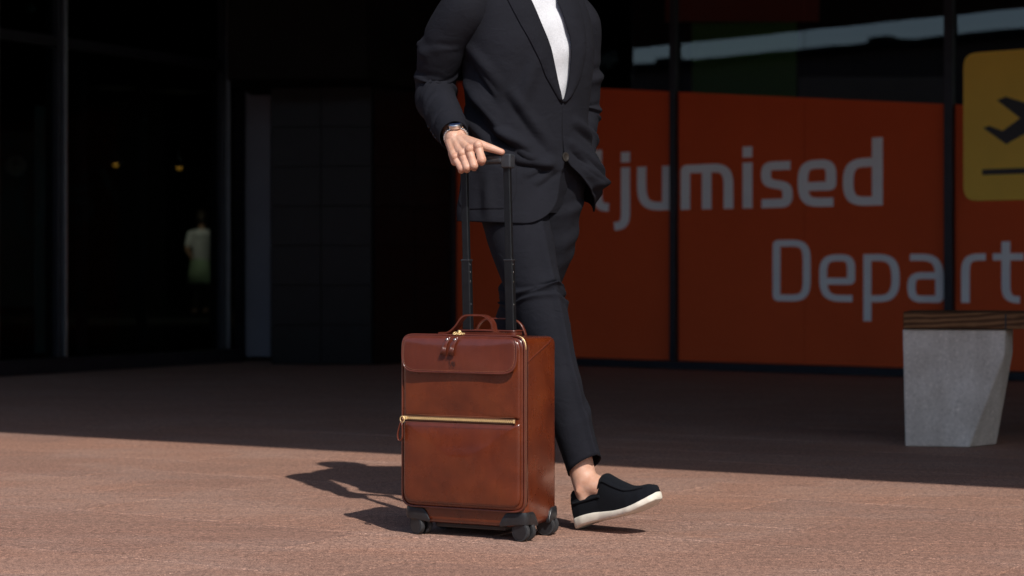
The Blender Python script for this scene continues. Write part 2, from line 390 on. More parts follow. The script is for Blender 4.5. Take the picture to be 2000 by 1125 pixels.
def panel_at(u): 
    for a, c, o in panels:
        if a <= u <= c: return o
    return panels[-1][2]
# lettering
LET = {  # strokes on the centre line: (points, corner radius, closed); 'dot' marks a point of an i
 'V': lambda w, x, A, D: [([(0, A), (w / 2, 0), (w, A)], 0, False)],
 'l': lambda w, x, A, D: [([(0, A), (0, 0), (w, 0)], .11, False)],
 'j': lambda w, x, A, D: [([(w, x), (w, D), (0, D)], .11, False), ('dot', w)],
 'u': lambda w, x, A, D: [([(0, x), (0, 0), (w, 0)], [0, .16, 0], False), ([(w, x), (w, 0)], 0, False)],
 'm': lambda w, x, A, D: [([(0, 0), (0, x), (w, x), (w, 0)], [0, .02, .13, 0], False), ([(w / 2, 0), (w / 2, x)], 0, False)],
 'i': lambda w, x, A, D: [([(0, 0), (0, x)], 0, False), ('dot', 0)],
 's': lambda w, x, A, D: [([(w * .92, x), (0, x), (0, x * .56), (w, x * .44), (w, 0), (0, 0)], .13, False)],
 'e': lambda w, x, A, D: [([(0, x * .42), (w, x * .42), (w, x), (0, x), (0, 0), (w * .92, 0)], [0, .02, .18, .18, .18, 0], False)],
 'd': lambda w, x, A, D: [([(w, x), (0, x), (0, 0), (w, 0)], [0, .17, .17, 0], False), ([(w, A), (w, 0)], 0, False)],
 'D': lambda w, x, A, D: [([(0, 0), (0, A), (w, A), (w, 0)], [.02, .02, .22, .22], True)],
 'p': lambda w, x, A, D: [([(0, 0), (w, 0), (w, x), (0, x)], [0, .17, .17, 0], False), ([(0, x), (0, D)], 0, False)],
 'a': lambda w, x, A, D: [([(w * .08, x), (w, x), (w, 0), (0, 0), (0, x * .56), (w, x * .56)], [0, .16, .02, .13, .13, 0], False)],
 'r': lambda w, x, A, D: [([(0, 0), (0, x), (w, x)], [0, .10, 0], False)],
 't': lambda w, x, A, D: [([(w * .40, x * 1.28), (w * .40, 0), (w, 0)], [0, .13, 0], False), ([(0, x), (w, x)], 0, False)],
}
LET['ä'] = lambda w, x, A, D: LET['a'](w, x, A, D) + [('dot', w * .2), ('dot', w * .8)]
def put_word(items, z0, xh, asc, desc, sw):
    sh = sw * .76                               # horizontals are thinner than stems
    for ch, p0, p1 in items:
        a, c = (fu(p0), fu(p1)) if p0 > 50 else (p0, p1)
        w = max(c - a - sw, 0.0); V2, F2 = [], []; lay = 0
        def rect(P, Qq, e0, e1):
            nonlocal lay
            d = (Qq - P).normalized(); P = P - d * e0; Qq = Qq + d * e1; n = Vector((-d.y * sw / 2, d.x * sh / 2)); y = 0.0095 - lay * 2.5e-5; lay += 1
            o_ = len(V2)
            for q in (P + n, P - n, Qq - n, Qq + n): V2.append((a + sw / 2 + q.x, y, z0 + sh / 2 + q.y))
            F2.append((o_, o_ + 1, o_ + 2, o_ + 3))
        x = xh - sh
        for st in LET[ch](w, x, asc - sh, desc):
            if st[0] == 'dot':
                rect(Vector((st[1], x + sh / 2 + .036)), Vector((st[1], x + sh / 2 + .112)), 0, 0); continue
            pts, rr, cl = st
            P2 = [Vector((p.x, p.y)) for p in round_path([Vector((p[0], p[1], 0)) for p in pts], rr, 10, cl)]
            n = len(P2)
            for i in range(n if cl else n - 1):
                A_, B_ = P2[i], P2[(i + 1) % n]
                if (B_ - A_).length < 1e-5: continue
                d = (B_ - A_).normalized(); cap = sh / 2 if abs(d.y) > abs(d.x) else sw / 2 * .9
                def joint(k, o):
                    q = P2[k % n]; e = P2[(k + o) % n] - q
                    if e.length < 1e-6: return .002
                    an = abs(d.angle(e * o)) if True else 0
                    return min(sw / 2 * math.tan(min(an, 1.2) / 2), .03) + .0006
                e0 = joint(i, -1) if (cl or i > 0) else cap * .98
                e1 = joint(i + 1, 1) if (cl or i < n - 2) else cap * .98
                rect(A_, B_, e0, e1)
        mesh('letter', V2, F2, 'lettering', panel_at((a + c) / 2))
zb1 = 1.141; zb2 = 0.491
sw1 = 0.080; sw2 = 0.060
put_word([('V', 935, 1043), ('ä', 1052, 1133), ('l', 1157, 1196), ('j', 1190, 1229), ('u', 1243, 1310), ('m', 1328, 1431), ('i', 1449, 1469), ('s', 1485, 1547), ('e', 1557, 1632), ('d', 1645, 1723)], zb1, 0.322, 0.458, -0.14, sw1)
ue = [fu(2035), 0, 0]
x = fu(2010); nxt = []
for ch, wd in (('u', .27), ('r', .19), ('e', .27), ('s', .24)): nxt.append((ch, x, x + wd)); x += wd + .065
put_word([('D', 1508, 1582), ('e', 1599, 1669), ('p', 1685, 1756), ('a', 1771, 1842), ('r', 1876, 1925), ('t', 1937, 1999)] + nxt, zb2, 0.322, 0.425, -0.13, sw2)
# yellow pictogram board
ya, yz0, yz1 = fu(1883), fz(1890, 393), fz(1890, 104); yw = (yz1 - yz0) * 1.0
rp = round_path([(ya, 0, yz0), (ya + yw, 0, yz0), (ya + yw, 0, yz1), (ya, 0, yz1)], .11, 8, True)
n_ = len(rp); vs = [(p.x, 0.0, p.z) for p in rp] + [(p.x, -.012, p.z) for p in rp]
pict = mesh('pictogram_board', vs, [tuple(range(n_)), tuple(range(2 * n_ - 1, n_ - 1, -1))] + [(i, n_ + i, n_ + (i + 1) % n_, (i + 1) % n_) for i in range(n_)], 'sign_yellow', bld)
bm_ = [(1922, 250), (1934, 246), (1960, 256), (1994, 231), (1949, 196), (1966, 189), (2036, 211), (2092, 178), (2116, 172), (2128, 182), (2112, 200), (1967, 282)]
pl = [(fu(x), -.014, fz(x, y)) for x, y in bm_]
mesh('plane_symbol', pl, [tuple(range(len(pl)))], 'sign_black', pict)
mesh('ground_line', [(fu(1920), -.014, fz(1920, 342)), (fu(2125), -.014, fz(1920, 342)), (fu(2125), -.014, fz(1920, 331)), (fu(1920), -.014, fz(1920, 331))], [(0, 1, 2, 3)], 'sign_black', pict)
# roof + canopy slab (edge found from the shadow line on the paving)
e1 = GP(0, 845) + Vector((.38, -.90, 0)) * HC; e2 = GP(2000, 955) + Vector((.38, -.90, 0)) * HC
ed = (e2 - e1).normalized(); eo = Vector((ed.y, -ed.x, 0)); eo = eo if eo.y < 0 else -eo
pl = [e1 - ed * 46, e1 + ed * 40, e1 + ed * 40 - eo * 52, e1 - ed * 46 - eo * 52]
mb = MB(); mb.prism([toB(p)[:2] for p in pl], HC, HC + .45); mb.build('canopy_roof', 'soffit', bld)
# low black bulkhead over the entrance niche
tC = GP(727, 712.5); tL = GP(530, 711); tE = O + U * (uM[0] - .01)
zt_ = 2.08
pl = [Vector((-2.05, 14.35, 0)), Vector((-1.05, 14.3, 0)), tE + N * .12, Vector((-2.05, 15.9, 0))]
mb = MB(); mb.prism([toB(p)[:2] for p in pl], zt_ + .004, HC - .004); mb.build('bulkhead', 'soffit', bld)
# black tiled block
core = MB(); back = Vector((-1.6, 17.5, 0)); core.prism([toB(p)[:2] for p in (tL + Vector((.02, .03, 0)), tC + Vector((0, .03, 0)), tE + Vector((-.02, .03, 0)), back)], 0, zt_)
tw = core.build('tile_wall', 'grout', bld)
def tiles(A, Bp, nc, nr):
    d = (Bp - A); Lh = d.length; d.normalize(); nn = Vector((d.y, -d.x, 0)); nn = nn if nn.y < 0 else -nn
    w, h_ = Lh / nc, zt_ / nr
    ang = math.atan2((RB @ d).y, (RB @ d).x)
    me = bevel_mesh = MB().box((0, 0, 0), (w - .006, .022, h_ - .006)).build('tile', 'black_tile')
    md = me.data; bpy.data.objects.remove(me)
    for i in range(nc):
        for k in range(nr):
            o = bpy.data.objects.new('tile', md); COL.objects.link(o); o.parent = tw
            c = toB(A + d * (w * (i + .5)) + nn * (.006 + random.uniform(0, .002))); o.location = (c.x, c.y, h_ * (k + .5)); o.rotation_euler = (0, 0, ang)
tiles(tL, tC, 2, 7); tiles(tC, tE, 2, 7)
# ---------------- glazed entrance wing on the left
W0, W1 = GP(0, 735), GP(463, 706.5); wd = (W1 - W0).normalized(); wn_ = Vector((wd.y, -wd.x, 0)); wn_ = wn_ if wn_.x > 0 else -wn_
def wt(px):             # distance along the wing at a pixel column
    k = (px - 1000) / F_PX; return (k * W0.y - W0.x) / (wd.x - k * wd.y)
aW = math.atan2((RB @ wd).y, (RB @ wd).x)
def wbox(name, t0, t1, z0, z1, out0, out1, mat, bev=0):
    c = W0 + wd * ((t0 + t1) / 2) + wn_ * ((out0 + out1) / 2); c = toB(c)
    o = MB().box((0, 0, 0), (t1 - t0, abs(out1 - out0), z1 - z0)).build(name, mat, bld); o.location = (c.x, c.y, (z0 + z1) / 2); o.rotation_euler = (0, 0, aW)
    if bev: bevel_obj(o, bev)
    return o
t_a, t_b, t_c = wt(119), wt(438), wt(466)
ts = [-.07, t_a, t_b]
wbox('base_rail', ts[0], t_c, 0, .10, -.10, .03, 'frame_dark')
wbox('transom', ts[0], t_c, 2.24, 2.31, -.07, .025, 'frame_dark')
for t in ts:
    wbox('mullion', t - .05, t + .05, .102, HC - .003, -.10, .02, 'frame_dark', .004)
    wbox('mullion_cap', t - .009, t + .009, .11, HC - .006, .021, .055, 'frame_metal', .003)
for a, c in zip(ts[:-1], ts[1:]):
    wbox('window_pane', a + .052, c - .052, .104, 2.236, -.035, -.027, 'glass_coated')
    wbox('window_pane', a + .052, c - .052, 2.314, HC - .006, -.035, -.027, 'glass_coated')
# sliding-door frame inside the last bay
tm = (t_a + t_b) / 2
for k in (wt(188), wt(305)): wbox('door_stile', k - .03, k + .03, .104, 2.2, -.16, -.11, 'frame_dark')
wbox('door_glass', wt(130) , wt(186), .12, 1.86, -.30, -.29, 'inner_teal')
# grey side panel between the entrance and the tiled block
g0, g1 = GP(480, 704), GP(528, 704)
gp = MB(); gp.prism([toB(p)[:2] for p in (g0, g1, g1 + Vector((.02, .12, 0)), g0 + Vector((-.02, .12, 0)))], .03, 2.3); gp.build('side_panel', 'panel_grey', bld)
gp = MB(); gp.prism([toB(p)[:2] for p in (GP(458, 705.5), g0 + Vector((-.004, -.02, 0)), g0 + Vector((0, .25, 0)), GP(458, 705.5) + Vector((0, .3, 0)))], 0.0, 2.6); gp.build('door_post', 'frame_dark', bld)
# interior shell
inn = MB()
def vwall(mb, A, Bp, z0=0, z1=HC - .005, th=.15):
    d = (Bp - A).normalized(); nn = Vector((-d.y, d.x, 0)) * th
    q = [A, Bp, Bp + nn, A + nn]; mb.prism([toB(p)[:2] for p in q], z0, z1)
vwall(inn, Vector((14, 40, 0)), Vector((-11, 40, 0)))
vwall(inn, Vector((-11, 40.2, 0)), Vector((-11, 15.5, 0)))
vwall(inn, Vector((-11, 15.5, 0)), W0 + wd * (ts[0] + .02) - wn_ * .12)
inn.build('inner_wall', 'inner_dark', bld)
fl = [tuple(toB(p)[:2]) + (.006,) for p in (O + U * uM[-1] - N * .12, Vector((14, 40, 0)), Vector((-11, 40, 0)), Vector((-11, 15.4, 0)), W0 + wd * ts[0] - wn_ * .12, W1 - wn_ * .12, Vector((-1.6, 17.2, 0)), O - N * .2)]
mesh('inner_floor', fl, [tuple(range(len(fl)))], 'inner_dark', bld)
def inner_panel(name, px0, px1, py0, py1, Y, mat):
    a, c = PX(px0, py1, Y), PX(px1, py0, Y); A_, C_ = toB(a), toB((c.x, Y + .001, 0))
    mb = MB(); mb.prism([toB((a.x, Y))[:2], toB((c.x, Y))[:2], toB((c.x, Y + .05))[:2], toB((a.x, Y + .05))[:2]], a.z, c.z); return mb.build(name, mat, bld)
inner_panel('green_board', 1352, 1556, -60, 190, 18.5, 'inner_green')
inner_panel('red_board', 1300, 1600, -120, 42, 18.2, 'inner_red')
inner_panel('grey_board', 1560, 1850, 150, 300, 19.0, 'panel_grey')
inner_panel('teal_board', -40, 100, 255, 600, 19.5, 'inner_teal')

# ---------------- building across the forecourt (seen mirrored in the glass)
ob = thing('car_park', 'long dark low flat-roofed building mirrored in the terminal glass behind the blue sky strip', 'building', tuple(e1 + eo * 34), math.atan2(ed.y, ed.x))
MB().box((0, -5, 3.93), (160, 10, 7.86)).build('wall', 'opposite_wall', ob)
MB().box((0, -5, 7.98), (161, 10.8, .24)).build('roof', 'soffit', ob)
for k in range(-16, 17):
    MB().box((k * 4.5, .03, 1.6), (3.2, .08, 1.3)).build('window', 'frame_dark', ob)
    MB().box((k * 4.5, .03, 4.6), (3.2, .08, 1.1)).build('window', 'frame_dark', ob)
    if k % 2: MB().box((k * 4.5 + 1.2, -.6, 8.22), (.7, .7, .24)).build('roof_vent', 'soffit', ob)

# ================================================================== BENCH
by = H_CAM * F_PX / (873 - Y_HOR)
def bx(px): return (px - 1000) / F_PX * by
def bz(py): return H_CAM - (py - Y_HOR) / F_PX * by
bench = thing('bench', 'timber plank bench on a faceted pale concrete block in front of the orange window', 'bench', (bx(1763), by, 0), R(-11.5))
x0 = bx(1763); lx = lambda px: bx(px) - x0
zt = bz(643)
def leg_mesh(flip=False):
    T = [(lx(1763), 0.0), (lx(1958), 0.0), (lx(1976), .15), (lx(1976), .42), (lx(1763) + .03, .46), (lx(1763) + .012, .36)]
    K = [(lx(1764), 0.0), (lx(1957), 0.0), (lx(1975), .15), (lx(1975), .42), (lx(1764) + .03, .46), (lx(1764) + .012, .36)]
    Bm = [(lx(1768), 0.0), (lx(1890), 0.004), (lx(1944), .17), (lx(1944), .38), (lx(1768) + .03, .42), (lx(1768) + .012, .33)]
    v = [(x, y, zt) for x, y in T] + [(x, y, bz(690)) for x, y in K] + [(x, y, 0.002) for x, y in Bm]
    n = 6; f = [tuple(range(n)), tuple(range(3 * n - 1, 2 * n - 1, -1))]
    for r_ in range(2):
        for i in range(n):
            a, b_, c, d = r_ * n + i, r_ * n + (i + 1) % n, (r_ + 1) * n + (i + 1) % n, (r_ + 1) * n + i
            if r_ == 1 and i == 1: f += [(a, c, b_), (a, d, c)]
            else: f.append((a, d, c, b_))
    return v, f
v, f = leg_mesh()
bevel_obj(mesh('leg', v, f, 'concrete', bench), .006, 2, 12)
v2 = [(1.95 + lx(1976) - x, y, z) for x, y, z in v]
bevel_obj(mesh('leg', v2, [tuple(reversed(q)) for q in f], 'concrete', bench), .006, 2, 12)
ph = 0.064
for k, (y0, w_) in enumerate(((-.02, .155), (.142, .155), (.304, .155))):
    bevel_obj(MB().box((1.202 + .012 * k, y0 + w_ / 2, zt + .003 + ph / 2), (2.40, w_, ph)).build('plank', 'timber', bench), .005, 2)
for xx in (lx(1958), lx(1958) + 1.35):
    MB().box((xx, -.0215, zt + ph / 2), (.006, .004, ph * .9)).build('bracket', 'frame_dark', bench)

# ================================================================== SUITCASE
SW_, SD_ = 0.344, 0.22
case = thing('suitcase', 'reddish brown leather cabin suitcase with gold zip and extended black trolley handle', 'suitcase', (-.086, 5.19, 0), R(-27)); case.scale = (1.03, 1.0, 1.0)
def rrect(w, h, r, cx=0, cz=0, seg=7):
    return round_path([(-w / 2 + cx, 0, -h / 2 + cz), (w / 2 + cx, 0, -h / 2 + cz), (w / 2 + cx, 0, h / 2 + cz), (-w / 2 + cx, 0, h / 2 + cz)], r, seg, True)
def pillow(name, w, h, r, cx, cz, y0, y1, bulge, mat, edge=.006, nseg=7, sag=0.0):
    """rounded slab: outline rrect in XZ from back y0 to front y1 (front is -y), rounded front edge and softly bulging face"""
    V, Fc = [], []; base = rrect(w, h, r, cx, cz, nseg); n = len(base); c = Vector((cx, 0, cz)); rings = []
    def inset(d, y, extra=0.0):
        out = []
        for p in base:
            q = p - c; sx = (w / 2 - d) / (w / 2); sz = (h / 2 - d) / (h / 2)
            out.append(Vector((cx + q.x * sx, y, cz + q.z * sz)))
        return out
    rings.append(inset(0, y0)); rings.append(inset(0, y1 + edge))
    for a in (30, 60, 90): rings.append(inset(edge * (1 - math.cos(R(a))), y1 + edge - edge * math.sin(R(a))))
    K = 9
    for k in range(1, K):
        s = 1 - k / K; out = []
        for p in rings[4]:
            q = p - c; u_ = q.x * s / (w / 2); z_ = q.z * s / (h / 2)
            b_ = (1 - abs(u_) ** 2.6) * (1 - abs(z_) ** 2.6)
            wob = sag * (math.sin(u_ * 5.3 + z_ * 3.1) + math.sin(z_ * 7.7 - u_ * 2.2 + 1)) * b_
            out.append(Vector((cx + q.x * s, y1 - bulge * b_ - wob, cz + q.z * s)))
        rings.append(out)
    for r_ in rings: V += r_
    for i in range(len(rings) - 1):
        for k in range(n): Fc.append((i * n + k, i * n + (k + 1) % n, (i + 1) * n + (k + 1) % n, (i + 1) * n + k))
    V.append(Vector((cx, y1 - bulge, cz))); L_ = len(V) - 1; s0 = (len(rings) - 1) * n
    for k in range(n): Fc.append((s0 + k, s0 + (k + 1) % n, L_))
    Fc.append(tuple(range(n - 1, -1, -1)))
    return mesh(name, V, Fc, mat, case, smooth=True)
zb, zt2 = 0.034, 0.522
# main shell: lofted rounded box with softly crowned sides
bmx = bmesh.new(); bmesh.ops.create_cube(bmx, size=1.0)
for q in bmx.verts: q.co = Vector((q.co.x * (SW_ - .006), q.co.y * .186 + .016, (q.co.z + .5) * (zt2 - zb - .004) + zb))
bmesh.ops.bevel(bmx, geom=[e for e in bmx.edges], offset=.022, segments=6, profile=.55, affect='EDGES')
me = bpy.data.meshes.new('shell'); bmx.to_mesh(me); bmx.free(); me.materials.append(MATS['leather']); me.polygons.foreach_set('use_smooth', [True] * len(me.polygons))
shell = bpy.data.objects.new('shell', me); COL.objects.link(shell); shell.parent = case
# front lid with main zip round its edge
zl0, zl1 = .078, zt2
lid = pillow('front_lid', SW_, zl1 - zl0, .036, 0, (zl0 + zl1) / 2, -.068, -.094, .006, 'leather', .010)
zc = (zl0 + zl1) / 2
def outline(w, h, r, y, cx=0, cz=None): return [Vector((p.x, y, p.z)) for p in rrect(w, h, r, cx, zc if cz is None else cz)]
MB().tube(outline(SW_ + .0015, zl1 - zl0 + .0015, .036, -.090), .0028, 8, closed=True).build('piping', 'leather_trim', case, smooth=True)
MB().tube(outline(SW_ + .0005, zl1 - zl0 + .0005, .036, -.0785), .0024, 8, closed=True).build('piping', 'leather_trim', case, smooth=True)
MB().tube(outline(SW_ - .0010, zl1 - zl0 - .001, .036, -.0842), .0030, 8, closed=True).build('zip_track', 'zip_tape', case, smooth=True)
mb = MB()
zp = [p for p in outline(SW_ + .003, zl1 - zl0 + .003, .036, -.0842) if p.z > .43]
zp = sorted([p for p in zp], key=lambda p: math.atan2(p.x, p.z - .40))
mb.tube(zp, .0018, 6).build('gold_zip', 'gold', case, smooth=True)
# lower pocket
zz = 0.302
pk = pillow('front_pocket', SW_ - .014, zz - .088, [.034, .034, .006, .006], 0, (zz + .088) / 2, -.090, -.104, .012, 'leather', .009, sag=.0012)
up = pillow('upper_panel', SW_ - .018, .515 - zz - .010, [.005, .005, .03, .03], 0, (zz + .010 + .515) / 2, -.090, -.099, .007, 'leather', .006, sag=.0008)
# gold zip across the front
mb = MB().box((-.003, -.1045, zz + .005), (SW_ - .030, .004, .0125)); mb.build('zip_tape', 'zip_tape', case)
mb = MB()
nt_ = 100
for k in range(nt_):
    x_ = -(SW_ - .036) / 2 - .003 + (SW_ - .036) * (k + .5) / nt_; mb.box((x_, -.1072, zz + .005 + (.0006 if k % 2 else -.0006)), (.0022, .0026, .0056))
zt_obj = mb.build('zip_teeth', 'gold', case); zt_obj['kind'] = 'stuff'
bevel_obj(MB().box((SW_ / 2 - .020, -.1075, zz + .005), (.004, .004, .009)).build('zip_stop', 'gold', case), .001)
bevel_obj(MB().box((-SW_ / 2 + .017, -.109, zz + .005), (.012, .006, .009)).build('zip_slider', 'gold', case), .0015)
zx = -SW_ / 2 + .008
MB().tube([Vector((zx + .003 + .006 * math.cos(a), -.112, zz + .001 + .008 * math.sin(a))) for a in np.linspace(0, 2 * math.pi, 16, endpoint=False)], .0014, 6, closed=True).build('pull_ring', 'gold', case, smooth=True)
lp = [(zx, -.112, zz - .004), (zx - .005, -.113, zz - .018), (zx - .010, -.114, zz - .040), (zx - .007, -.114, zz - .053), (zx - .001, -.1135, zz - .055), (zx + .004, -.113, zz - .047), (zx + .004, -.1125, zz - .024), (zx + .002, -.112, zz - .006)]
MB().tube(round_path(lp, .008, 4), .0042, 8, flat=.35, up=(0, 1, 0)).build('pull_loop', 'leather_trim', case, smooth=True)
# top flap
fz0, fz1 = .428, .519
fw = SW_ - .022
fl_o = round_path([(-fw / 2, 0, fz0), (fw / 2, 0, fz0), (fw / 2, 0, fz1), (-fw / 2, 0, fz1)], [.045, .045, .030, .030], 8, True)
n_ = len(fl_o); cx_, cz_ = 0, (fz0 + fz1) / 2
def flap_y(x, z): return -.1105 - .007 * (1 - (2 * x / fw) ** 2) - .0045 * max(0, (fz1 - z) / (fz1 - fz0)) ** 0.8 + .010 * max(0, (z - fz1 + .012) / .012) ** 2
rings = []
for s, dy in ((1, .0045), (1, 0.001), (.992, -.0005), (.93, 0), (.75, 0), (.5, 0), (.25, 0)):
    rings.append([Vector((p.x * s, flap_y(p.x * s, cz_ + (p.z - cz_) * s) + dy, cz_ + (p.z - cz_) * s)) for p in fl_o])
V = [p for r_ in rings for p in r_] + [Vector((0, flap_y(0, cz_), cz_))]
Fc = [(i * n_ + k, i * n_ + (k + 1) % n_, (i + 1) * n_ + (k + 1) % n_, (i + 1) * n_ + k) for i in range(len(rings) - 1) for k in range(n_)]
Fc += [((len(rings) - 1) * n_ + k, (len(rings) - 1) * n_ + (k + 1) % n_, len(V) - 1) for k in range(n_)] + [tuple(range(n_ - 1, -1, -1))]
flap = mesh('flap', V, Fc, 'leather_trim', case, smooth=True)
MB().tube([Vector((p.x, flap_y(p.x, p.z) + .001, p.z)) for p in fl_o], .0027, 8, closed=True).build('piping', 'leather_trim', flap, smooth=True)
mb = MB(); per = []
ins = [Vector((p.x * .972, 0, cz_ + (p.z - cz_) * .90)) for p in fl_o]
L_ = 0
for i in range(n_):
    a, c = ins[i], ins[(i + 1) % n_]
    if min(a.z, c.z) > fz1 - .012: continue
    seg = (c - a); k = max(1, int(seg.length / .0045))
    for q in range(k):
        s, e_ = a + seg * ((q + .15) / k), a + seg * ((q + .75) / k)
        mb.tube([Vector((s.x, flap_y(s.x, s.z) - .0004, s.z)), Vector((e_.x, flap_y(e_.x, e_.z) - .0004, e_.z))], .0006, 4)
st_ = mb.build('stitching', 'stitch', flap); st_['kind'] = 'stuff'
mb = MB()
for zs, yy in ((zz + .0145, -.1052), (zz - .0045, -.1115)):
    k = 70
    for q in range(k):
        xs = -(SW_ - .04) / 2 + (SW_ - .04) * q / k; mb.tube([(xs, yy - .001, zs), (xs + .0027, yy - .001, zs)], .0006, 4)
st_ = mb.build('stitching', 'stitch', case); st_['kind'] = 'stuff'
# embossed VB mark
def mark(pts, w, closed=False):
    v, f = ribbon2d([Vector(p) for p in pts], w, closed); return [(p.x, flap_y(p.x, p.y) - .0017, p.y) for p in v], f
mb = MB(); ox, oz = -.013, .4500
v, f = mark([(ox - .0085, oz + .0075), (ox - .0040, oz - .0075), (ox + .0005, oz + .0060)], .0019); mb.add(v, f)
v, f = mark([(ox + .0022, oz - .0055), (ox + .0022, oz + .0050), (ox + .0070, oz + .0045), (ox + .0070, oz + .0005), (ox + .0026, oz), (ox + .0080, oz - .0005), (ox + .0080, oz - .0052), (ox + .0022, oz - .0055)], .0016); mb.add(v, f)
mb.build('emblem', 'emboss', flap)
# tassel pulls and sliders on the main zip
for k, xt in enumerate((-.030, -.008)):
    p0 = Vector((xt + .006, flap_y(xt, fz1 - .006) - .004, fz1 - .002)); p1 = Vector((xt - .002, flap_y(xt, .490) - .004, .500)); p2 = Vector((xt - .007, flap_y(xt, .475) - .005, .4725))
    tp = MB().tube([p0 + Vector((0, .004, .004)), p0, p1, p2], [.0045, .0055, .0062, .0092], 10, flat=.42, up=(1, 0, 0)).build('tassel_pull', 'leather_trim', case, smooth=True)
    MB().lathe([(.0, -.001), (.0036, -.001), (.0034, .0012), (.0018, .0022), (.0001, .0024)], p0 * .72 + p1 * .28 + Vector((0, -.0030, 0)), Matrix.Rotation(R(90), 3, 'X'), 14).build('rivet', 'silver', tp, smooth=True)
    for q in range(5):
        xx = p2.x - .007 + .0035 * q; MB().tube([p1 + Vector(((q - 2) * .0018, -.0035, -.006)), Vector((xx, p2.y - .0045, p2.z))], .0009, 5).build('fringe', 'leather_trim', tp, smooth=True)
for k, xt in enumerate((-.018, -.004)):
    sld = bevel_obj(MB().box((xt, -.0855, fz1 + .0065), (.011, .016, .006)).build('zip_slider', 'gold', case), .002)
    MB().tube([Vector((xt + .004 * math.cos(a), -.0975 + .005 * math.sin(a), fz1 + .0085 + .003 * math.sin(a))) for a in np.linspace(0, 6.283, 14, endpoint=False)], .0015, 6, closed=True).build('slider_ring', 'gold', sld, smooth=True)
MB().ball((-.011, -.086, fz1 + .0125), (.005, .004, .004)).build('zip_bridge', 'gold', case, smooth=True)
# diagonal gusset seam on the side
for sx in (-1, 1):
    seam = round_path([(sx * (SW_ / 2 - .0030), -.078, .448), (sx * (SW_ / 2 - .0028), -.06, .459), (sx * (SW_ / 2 - .0028), .07, .507), (sx * (SW_ / 2 - .010), .088, .5115)], .03, 6)
    MB().tube(seam, .0022, 8).build('seam', 'leather_trim', case, smooth=True)
# leather top handle and rear strap
def strap(name, pts, w, th, mat, up=(0, 1, 0)):
    pth = round_path(pts, .05, 10)
    V = []; n = len(pth)
    for i, p in enumerate(pth):
        t = (pth[min(i + 1, n - 1)] - pth[max(i - 1, 0)]).normalized(); a = Vector(up); nn = t.cross(a).normalized()
        V += [p - a * w / 2 - nn * th / 2, p + a * w / 2 - nn * th / 2, p + a * w / 2 + nn * th / 2, p - a * w / 2 + nn * th / 2]
    o = mesh(name, V, grid_faces(n, 4, True) + [(3, 2, 1, 0), tuple(4 * (n - 1) + k for k in range(4))], mat, case); bevel_obj(o, .0012, 2, 50); o.data.polygons.foreach_set('use_smooth', [True] * len(o.data.polygons)); o.data.set_sharp_from_angle(angle=R(50)); return o
th_ = strap('top_handle', [(-.100, -.022, zt2 + .0035), (-.072, -.022, zt2 + .004), (-.052, -.022, zt2 + .020), (-.030, -.022, zt2 + .051), (.030, -.022, zt2 + .051), (.052, -.022, zt2 + .034), (.056, -.022, zt2 + .006), (.095, -.022, zt2 + .0035)], .024, .0045, 'leather_trim')
rs_ = strap('rear_strap', [(-.055, .092, zt2 + .000), (-.045, .092, zt2 + .040), (.075, .092, zt2 + .040), (.088, .092, zt2 - .004)], .010, .004, 'leather_trim')
# housing plate of the trolley
pm = round_path([(-.085, .035, 0), (.085, .035, 0), (.085, .088, 0), (-.085, .088, 0)], .02, 6, True)
mb = MB(); mb.prism([(p.x, p.y) for p in pm], zt2 - .004, zt2 + .010); bevel_obj(mb.build('handle_plate', 'leather_trim', case, auto=40), .003)
mb = MB(); mb.tube([Vector((p.x, p.y, zt2 + .009)) for p in pm], .0022, 8, closed=True).build('piping', 'leather_trim', case, smooth=True)
# trolley rods (leaning a touch as pulled)
HY, HZ = .060, .985
tx = lambda z: -.012 * (z - zt2) / (HZ - zt2)
for sx in (-.062, .062):
    bevel_obj(MB().add([(sx + tx(z) + a * .0118, HY + b_ * .0095, z) for z in (zt2 - .02, .716) for a, b_ in ((-1, -1), (1, -1), (1, 1), (-1, 1))], [(3, 2, 1, 0), (4, 5, 6, 7), (0, 1, 5, 4), (1, 2, 6, 5), (2, 3, 7, 6), (3, 0, 4, 7)]).build('outer_tube', 'rod_black', case), .003, 3)
    bevel_obj(MB().add([(sx + tx(z) + a * .0092, HY + b_ * .0072, z) for z in (.70, HZ - .012) for a, b_ in ((-1, -1), (1, -1), (1, 1), (-1, 1))], [(3, 2, 1, 0), (4, 5, 6, 7), (0, 1, 5, 4), (1, 2, 6, 5), (2, 3, 7, 6), (3, 0, 4, 7)]).build('inner_tube', 'rod_black', case), .003, 3)
    bevel_obj(MB().box((sx + tx(.716), HY, .716), (.0262, .0212, .006)).build('collar', 'plastic_black', case), .002)
    for zk in (.705, .685, .660, .600):
        MB().ball((sx + tx(zk) + .0119, HY - .003, zk), (.0008, .0018, .0018), 8, 6).build('rivet', 'silver', case, smooth=True)
gx = tx(HZ)
gp = [(gx - .060, HY, HZ), (gx + .060, HY, HZ)]
mb = MB().box((gx, HY, HZ - .004), (.110, .034, .025)); bevel_obj(mb.build('grip', 'grip_plastic', case), .009, 4)
for sx in (-1, 1):
    mb = MB(); ox = gx + sx * .064
    mb.prism([(ox - .014, HY - .0155), (ox + .014, HY - .0155), (ox + .014, HY + .0155), (ox - .014, HY + .0155)], HZ - .028, HZ + .0095)
    bevel_obj(mb.build('end_cap', 'grip_plastic', case), .0045, 3)
